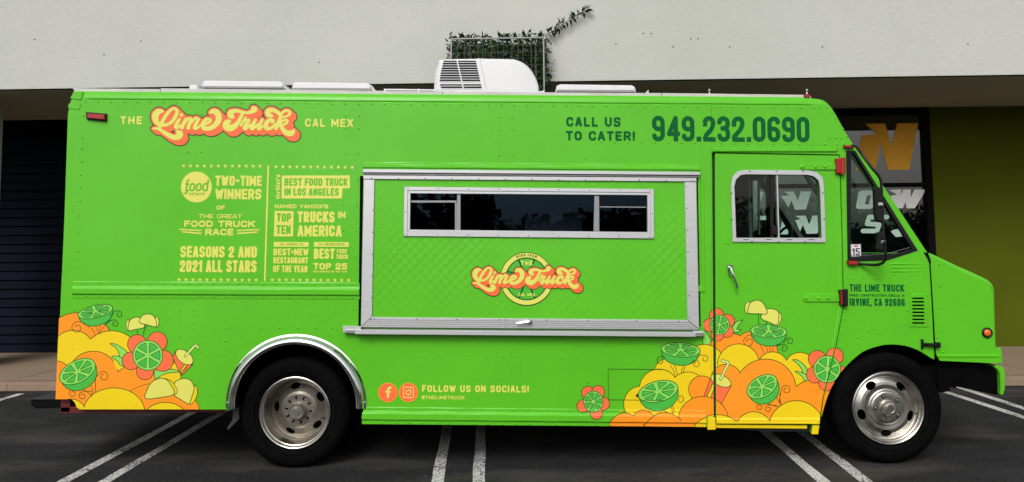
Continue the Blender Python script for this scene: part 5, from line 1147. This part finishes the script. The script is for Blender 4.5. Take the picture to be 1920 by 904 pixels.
cv.put(PY_, T(cv, 'THE', 976, 488.8, 998.8, 497.6, 1.9, rnd=True, gap=1.2)); cv.put(PY_, T(cv, 'CAL MEX', 971.5, 549.4, 1003, 555, 1.2, rnd=True, gap=1.0))
logo(cv, lambda x: 883.3 + (x - 281) * .741, lambda y: 498.4 + (y - 198.5) * .757, .745)
decal('hatch_emblem', cv, truckmap(-.0245), hatch)

# ---- citrus art
OR, YE, CO_, LG, MG, OL, GLN = 'orange_vinyl', 'yellow_vinyl', 'coral_vinyl', 'light_green_vinyl', 'mid_green_vinyl', 'outline_vinyl', 'green_line_vinyl'
def xf(o, s): return lambda x, y: (o[0] + x / s, o[1] + y / s)
def wedges(cv, x, y, rx, ry, rot, n, ph, col=MG, r0=.16, r1=.80):
    c, q = math.cos(R(rot)), math.sin(R(rot))
    for k in range(n):
        a0, a1 = 360 / n * k + ph, 360 / n * (k + 1) + ph; P = []
        am = (a0 + a1) / 2
        for t, rr_ in [(am, r0 + .05)] + [(tt, r1) for tt in np.linspace(a0 + 9, a1 - 9, 5)]:
            u, v = rr_ * rx * math.cos(R(t)), rr_ * ry * math.sin(R(t)); P.append((x + u * c - v * q, y + u * q + v * c))
        f = cv.poly(P) - .35; cv.shape(col, f, 1.1, GLN)
def half_lime(cv, x, y, rx, ry, rot, depth, n=7, ph=10):
    c, q = math.cos(R(rot)), math.sin(R(rot)); P = []
    for t in np.linspace(0, 180, 15): u, v = rx * .99 * math.cos(R(t)), (ry + depth) * math.sin(R(t)) ** .85; P.append((x + u * c - v * q, y + u * q + v * c))
    cv.shape(MG, np.minimum(cv.poly(P), cv.ell(x, y, rx, ry, rot)), 1.5, GLN); cv.shape(LG, cv.ell(x, y, rx, ry, rot), 1.5, GLN); wedges(cv, x, y, rx, ry, rot, n, ph)
    for t in (35, 52, 64, 88, 96, 120, 133): u, v = rx * .8 * math.cos(R(t)), (ry + depth * .72) * math.sin(R(t)); cv.put(GLN, cv.circle(x + u * c - v * q, y + u * q + v * c, .45))
def flower(cv, x, y, r, pet, n=7, ph=-80, ry=None):
    for a_, b_, rr_ in pet: cv.shape(CO_, cv.circle(a_, b_, rr_))
    cv.shape(LG, cv.ell(x, y, r, ry or r, 0), 1.5, GLN); wedges(cv, x, y, r, ry or r, 0, n, ph, r1=.82)
def spiral(cv, x, y, r, a0, turns, tail=None, wd=1.35, col=OL, sgn=1):
    P = [] if tail is None else list(tail)
    for k in range(13): t = k / 12; a_ = R(a0 + sgn * 360 * turns * t); q = r * (1 - .62 * t); P.append((x + q * math.cos(a_), y + q * math.sin(a_)))
    cv.line(P, wd, col)
def cup(cv, g, lid, body_, stripe, straw):
    cv.shape(CO_, cv.poly([g(*p) for p in body_])); cv.shape(YE, cv.poly([g(*p) for p in stripe]))
    x, y = g(lid[0], lid[1]); cv.shape(PY_, cv.ell(x, y, lid[2], lid[3], lid[4]))
    f = cv.stroke([(*g(*p), 1.7) for p in straw]); cv.put(OL, f - 1); cv.put('sprout_vinyl', f)
vinyl('sprout_vinyl', (205, 232, 130))
LPOLY = [(104.2, 748.6), (118, 440), (420, 440), (420, 767.6), (150, 767.6), (144, 764), (141, 756), (135, 748.6)]
A = xf((90, 560), 4.11); s = 4.11
cv = Canvas(100, 560, 392, 770, .5)
def C(x, y, r): return cv.circle(*A(x, y), r / s)
def E_(x, y, rx, ry, rot=0): return cv.ell(*A(x, y), rx / s, ry / s, rot)
cv.shape(OR, E_(235, 340, 262, 232))
m = np.minimum(C(195, 410, 166), E_(490, 470, 230, 222)); cv.shape(YE, m)
cv.shape(OR, E_(60, 590, 118, 110)); m = np.minimum(E_(350, 600, 195, 195), E_(700, 730, 230, 230)); cv.shape(OR, m); cv.put(OR, cv.poly([A(-50, 640), A(700, 640), A(700, 1000), A(-50, 1000)]))
for P in ([(480, 347), (520, 350), (570, 378), (610, 412), (612, 455), (560, 462), (545, 415), (522, 378)], [(490, 448), (540, 444), (590, 475), (600, 520), (555, 512), (535, 480)]): cv.shape(LG, cv.poly([A(*p) for p in P], 4), 1.4, GLN)
cv.shape(YE, cv.poly([A(*p) for p in ((500, 465), (530, 485), (555, 515), (530, 548), (515, 505))], 0), 0)
for t in ([(365, 290), (355, 255), (330, 225), (300, 205)], [(390, 272), (380, 240), (365, 205)], [(395, 272), (400, 235), (405, 200)], [(405, 268), (425, 225), (445, 200)]): cv.line([A(*p) for p in t], 1.2)
half_lime(cv, *A(365, 100), 137 / s, 48 / s, -13, 62 / s)
spiral(cv, *A(225, 225), 46 / s, 270, -1.15, [A(300, 205), A(262, 182)]); 
for x, y, a_ in ((547, 122, 250), (515, 192, 260)): spiral(cv, *A(x, y), 28 / s, a_, 1.05, [A(x - 75, y + 12), A(x - 35, y - 22)], 1.4, GLN)
cv.shape(OR, np.maximum(E_(850, 900, 325, 250), cv.blank(-99)), 1.1)
m = E_(940, 900, 250, 150); 
cv.shape(YE, cv.poly([A(*p) for p in ((822, 600), (900, 560), (930, 480), (985, 500), (1018, 565), (1028, 640), (900, 660))]), 1.1)
cv.shape(LG, cv.poly([A(*p) for p in ((822, 555), (880, 545), (960, 545), (1018, 566), (930, 572), (870, 595), (828, 620))], 3), 1.4, GLN)
cup(cv, A, (1052, 450, 78 / s, 46 / s, 38), [(985, 402), (962, 450), (1000, 540), (1022, 580), (1112, 512), (1120, 480)], [(1058, 500), (1078, 506), (1028, 572), (1018, 560)], [(1060, 442), (1128, 366), (1142, 360), (1158, 378)])
cv.shape(CO_, cv.poly([A(*p) for p in ((1080, 508), (1108, 510), (1098, 525), (1030, 592), (1028, 574))]))
flower(cv, *A(770, 437), 115 / s, [(*A(688, 352), 74 / s), (*A(843, 332), 76 / s), (*A(885, 478), 82 / s), (*A(748, 560), 66 / s), (*A(640, 480), 68 / s)], 6, -90)
for t in ([(688, 245), (690, 276)], [(757, 205), (742, 245), (736, 282)]): cv.line([A(*p) for p in t], 1.4, GLN)
def taco(P, side_):
    cv.shape(PY_, cv.poly([A(*p) for p in side_], 4) , 1.2, OL); cv.shape(PY_, cv.poly([A(*p) for p in P], 3), 1.5, GLN)
taco([(620, 246), (622, 195), (640, 158), (675, 143), (715, 150), (738, 185), (742, 222), (680, 236)], [(618, 244), (606, 238), (603, 195), (612, 165), (625, 165)])
taco([(706, 185), (716, 145), (740, 122), (772, 118), (808, 128), (832, 165), (834, 216), (768, 203)], [(830, 140), (848, 148), (856, 180), (848, 212), (832, 217)])
spiral(cv, *A(430, 600), 42 / s, 200, 1.2, [A(368, 718), A(366, 650), A(372, 605)]); cv.line([A(*p) for p in ((350, 722), (338, 680), (330, 650))], 1); 
m = np.minimum(np.minimum(E_(510, 870, 235, 182), C(180, 885, 112)), cv.blank()); cv.shape(YE, m); cv.shape(YE, E_(905, 905, 158, 106))
for x, y, sg in ((192, 730, 1), (268, 750, 1)): spiral(cv, *A(x, y), 30 / s, 250, -1.1, [A(x + 140 - (x - 192) * 1.0, y + 10), A(x + 70, y - 34), A(x + 10, y - 33)])
half_lime(cv, *A(228, 562), 150 / s, 84 / s, -28, 60 / s)
def taco2(P, side_): cv.shape(YE, cv.poly([A(*p) for p in side_], 4), 1.2, OL); cv.shape(PY_, cv.poly([A(*p) for p in P], 3), 1.5, GLN)
taco2([(972, 655), (1010, 625), (1060, 615), (1105, 635), (1128, 690), (1105, 770), (1085, 812), (1020, 775), (962, 735)], [(1128, 675), (1150, 690), (1148, 750), (1120, 800), (1090, 814), (1105, 760)])
taco2([(752, 770), (765, 700), (800, 645), (860, 613), (915, 625), (950, 670), (975, 735), (870, 762)], [(900, 616), (955, 640), (995, 700), (990, 732), (972, 735), (945, 670)])
for x, y in ((900, 662), (1005, 675), (1018, 698)): cv.put('coral_vinyl', cv.circle(*A(x, y), .8))
cv.clip(cv.poly(LPOLY)); decal('citrus_artwork', cv, smap, truck, SPL)

# right hand artwork, on body and door
E2 = xf((1080, 630), 3.692); s = 3.692; B2 = xf((1300, 540), 3.228)
cv = Canvas(1078, 560, 1592, 814, .5)
def C(x, y, r): return cv.circle(*E2(x, y), r / s)
def E_(x, y, rx, ry, rot=0): return cv.ell(*E2(x, y), rx / s, ry / s, rot)
cv.shape(LG, cv.poly([B2(*p) for p in ((60, 270), (85, 280), (105, 320), (95, 350), (60, 350))], 3), 1.4, GLN)
cv.shape(OR, np.minimum(C(1060, 138, 158), E_(1235, 120, 162, 155)))
cv.shape(YE, np.minimum(np.minimum(C(890, 195, 137), C(640, 255, 100)), np.minimum(E_(720, 250, 150, 120), cv.blank())))
cv.shape(YE, np.minimum(np.minimum(C(1125, 200, 145), C(1362, 215, 105)), C(1550, 222, 108)))
cv.put(YE, cv.poly([E2(*p) for p in ((985, 230), (1600, 200), (1600, 360), (985, 360))]))
cv.put(YE, cv.poly([E2(*p) for p in ((780, 200), (1000, 200), (1000, 500), (780, 500))]))
for t in ([(688, 296), (680, 250), (655, 205)], [(705, 285), (695, 235), (680, 200)], [(728, 262), (735, 225), (745, 200)], [(742, 255), (750, 225), (762, 200)]): cv.line([E2(*p) for p in t], 1.2)
half_lime(cv, *E2(724, 96), 135 / s, 50 / s, 4, 58 / s)
spiral(cv, *E2(585, 172), 30 / s, 300, -1.0, [E2(615, 148), E2(600, 145)], 1.4, GLN); spiral(cv, *E2(890, 158), 27 / s, 240, 1.0, [E2(832, 150), E2(860, 132)]); spiral(cv, *E2(830, 195), 28 / s, 230, 1.1, [E2(795, 190), E2(812, 170)])
cv.shape(YE, np.minimum(np.minimum(C(575, 365, 136), C(775, 375, 126)), E_(450, 470, 120, 122)))
cv.put(YE, cv.poly([E2(*p) for p in ((420, 470), (900, 380), (900, 560), (400, 570))]))
cv.shape(OR, C(872, 368, 92))
for t in ([(640, 545), (618, 520), (600, 508)], [(668, 535), (662, 500), (655, 480)], [(680, 530), (672, 495), (668, 470)]): cv.line([E2(*p) for p in t], 1.2)
spiral(cv, *E2(722, 440), 28 / s, 230, 1.1, [E2(690, 425), E2(705, 415)])
half_lime(cv, *E2(568, 384), 140 / s, 72 / s, -14, 62 / s)
dm_ = cv.half((1337, 560), (1340, 808))
# door clouds in front
f1 = np.minimum(np.minimum(C(1040, 303, 107), E_(1312, 375, 212, 215)), E_(1650, 480, 185, 178)); cv.shape(OR, f1)
cv.put(OR, cv.poly([E2(*p) for p in ((985, 380), (1700, 380), (1720, 700), (985, 700))]))
for P in ([(1500, 165), (1540, 170), (1590, 215), (1625, 290), (1600, 305), (1585, 290), (1558, 225), (1530, 190)], [(1515, 245), (1560, 252), (1600, 275), (1620, 305), (1580, 308), (1560, 275)]): cv.shape(LG, cv.poly([E2(*p) for p in P], 3), 1.4, GLN)
cup(cv, E2, (1002, 308, 75 / s, 38 / s, 24), [(932, 285), (880, 430), (1005, 470), (1074, 345)], [(945, 330), (968, 335), (925, 440), (895, 440)], [(1000, 300), (1055, 190), (1048, 180), (1012, 172)])
cv.shape(OR, E_(880, 590, 176, 172)); 
cv.shape(OR, np.minimum(C(335, 645, 112), C(465, 592, 80))); cv.shape(OR, E_(612, 690, 155, 160))
cv.put(OR, cv.poly([E2(*p) for p in ((500, 600), (1000, 560), (1000, 700), (480, 700))])); cv.put(OL, cv.stroke([(*E2(468, 612), .5), (*E2(466, 660), .5)]))
cv.shape(YE, np.minimum(np.minimum(E_(975, 660, 165, 116), C(1230, 655, 130)), E_(1525, 650, 195, 202)))
cv.put(YE, cv.poly([E2(*p) for p in ((1000, 592), (1720, 592), (1720, 720), (960, 720), (960, 640))]))
for t in ([(1425, 480), (1405, 455), (1385, 420)], [(1415, 475), (1408, 440), (1418, 400)]): cv.line([E2(*p) for p in t], 1.2)
spiral(cv, *E2(1455, 372), 33 / s, 210, 1.15, [E2(1418, 470), E2(1410, 420), E2(1418, 385)])
for x, y in ((1272, 492), (1332, 505)): spiral(cv, *E2(x, y), 24 / s, 250, -1.1, [E2(1398, 490), E2(x + 45, y - 25), E2(x + 10, y - 27)])
half_lime(cv, *E2(1288, 350), 114 / s, 72 / s, -30, 52 / s)
for t in ([(1300, 118), (1290, 90), (1275, 65)], [(1325, 108), (1315, 65)], [(1340, 108), (1345, 65)], [(1355, 108), (1370, 70)]): cv.line([E2(*p) for p in t], 1.2)
half_lime(cv, *B2(456, 262), 110 / 3.228, 40 / 3.228, 4, 50 / 3.228)
spiral(cv, *B2(335, 325), 34 / 3.228, 250, -1.2, [B2(375, 300), B2(345, 285)]); spiral(cv, *B2(582, 322), 22 / 3.228, 240, 1.1, [B2(545, 335), B2(562, 308)], 1.4, GLN); spiral(cv, *B2(548, 366), 24 / 3.228, 240, 1.1, [B2(500, 352), B2(525, 343)], 1.4, GLN)
A = B2
for t in ([(395, 155), (395, 225)], [(448, 205), (438, 225)]): cv.line([A(*p) for p in t], 1.4, GLN)
cv.shape(LG, cv.poly([A(*p) for p in ((235, 235), (262, 202), (300, 193), (275, 225), (262, 250), (290, 252), (270, 270), (240, 268))], 0), 1.4, GLN)
taco([(408, 182), (430, 135), (465, 125), (505, 135), (518, 160), (508, 224), (455, 206)], [(512, 150), (530, 160), (532, 190), (515, 226), (505, 224)])
taco([(332, 152), (335, 112), (350, 85), (380, 74), (412, 82), (438, 118), (444, 156), (385, 156)], [(330, 152), (315, 145), (312, 110), (325, 88), (342, 88)])
flower(cv, *A(158, 223), 60 / 3.228, [(*A(140, 166), 44 / 3.228), (*A(207, 200), 42 / 3.228), (*A(205, 262), 38 / 3.228), (*A(145, 282), 40 / 3.228), (*A(98, 225), 40 / 3.228)], 6, -80)
flower(cv, *E2(120, 455), 67 / s, [(*E2(82, 393), 44 / s), (*E2(153, 388), 45 / s), (*E2(188, 468), 45 / s), (*E2(140, 532), 42 / s), (*E2(50, 485), 44 / s)], 7, -80, 73 / s)
flower(cv, *E2(1738, 230), 93 / s, [(*E2(1668, 160), 60 / s), (*E2(1790, 142), 60 / s), (*E2(1652, 268), 58 / s), (*E2(1735, 325), 56 / s), (*E2(1832, 260), 50 / s)], 6, -85)
cv.clip(-cv.poly(ARF) + .1)
full = {k: v.copy() for k, v in cv.L.items()}
dpoly = cv.poly(DOOR)
cv.clip(dpoly + .4); decal('citrus_artwork', cv, truckmap(DY, door_prof), door, DSP)
cv.L = {k: v.copy() for k, v in full.items()}
bodyok = np.maximum(np.maximum(skin_part := cv.poly([q for q in SIDE]), -(dpoly - 2.5)), -cv.poly([(1335, 286), (1342, 286), (1344, 795), (1338.5, 795)]))
cv.clip(bodyok + .3); cv.clip(-cv.poly([(1338, 793), (1524, 794), (1521, 815), (1338, 815)])); cv.clip(-cv.rect(1323, 781, 1342, 810)); cv.clip(-cv.rect(1300, 560, 1319, 632)); decal('citrus_artwork', cv, smap, truck, SPL)
print('objects', len(bpy.data.objects), 'tris', sum(len(m.polygons) * 2 for m in bpy.data.meshes))
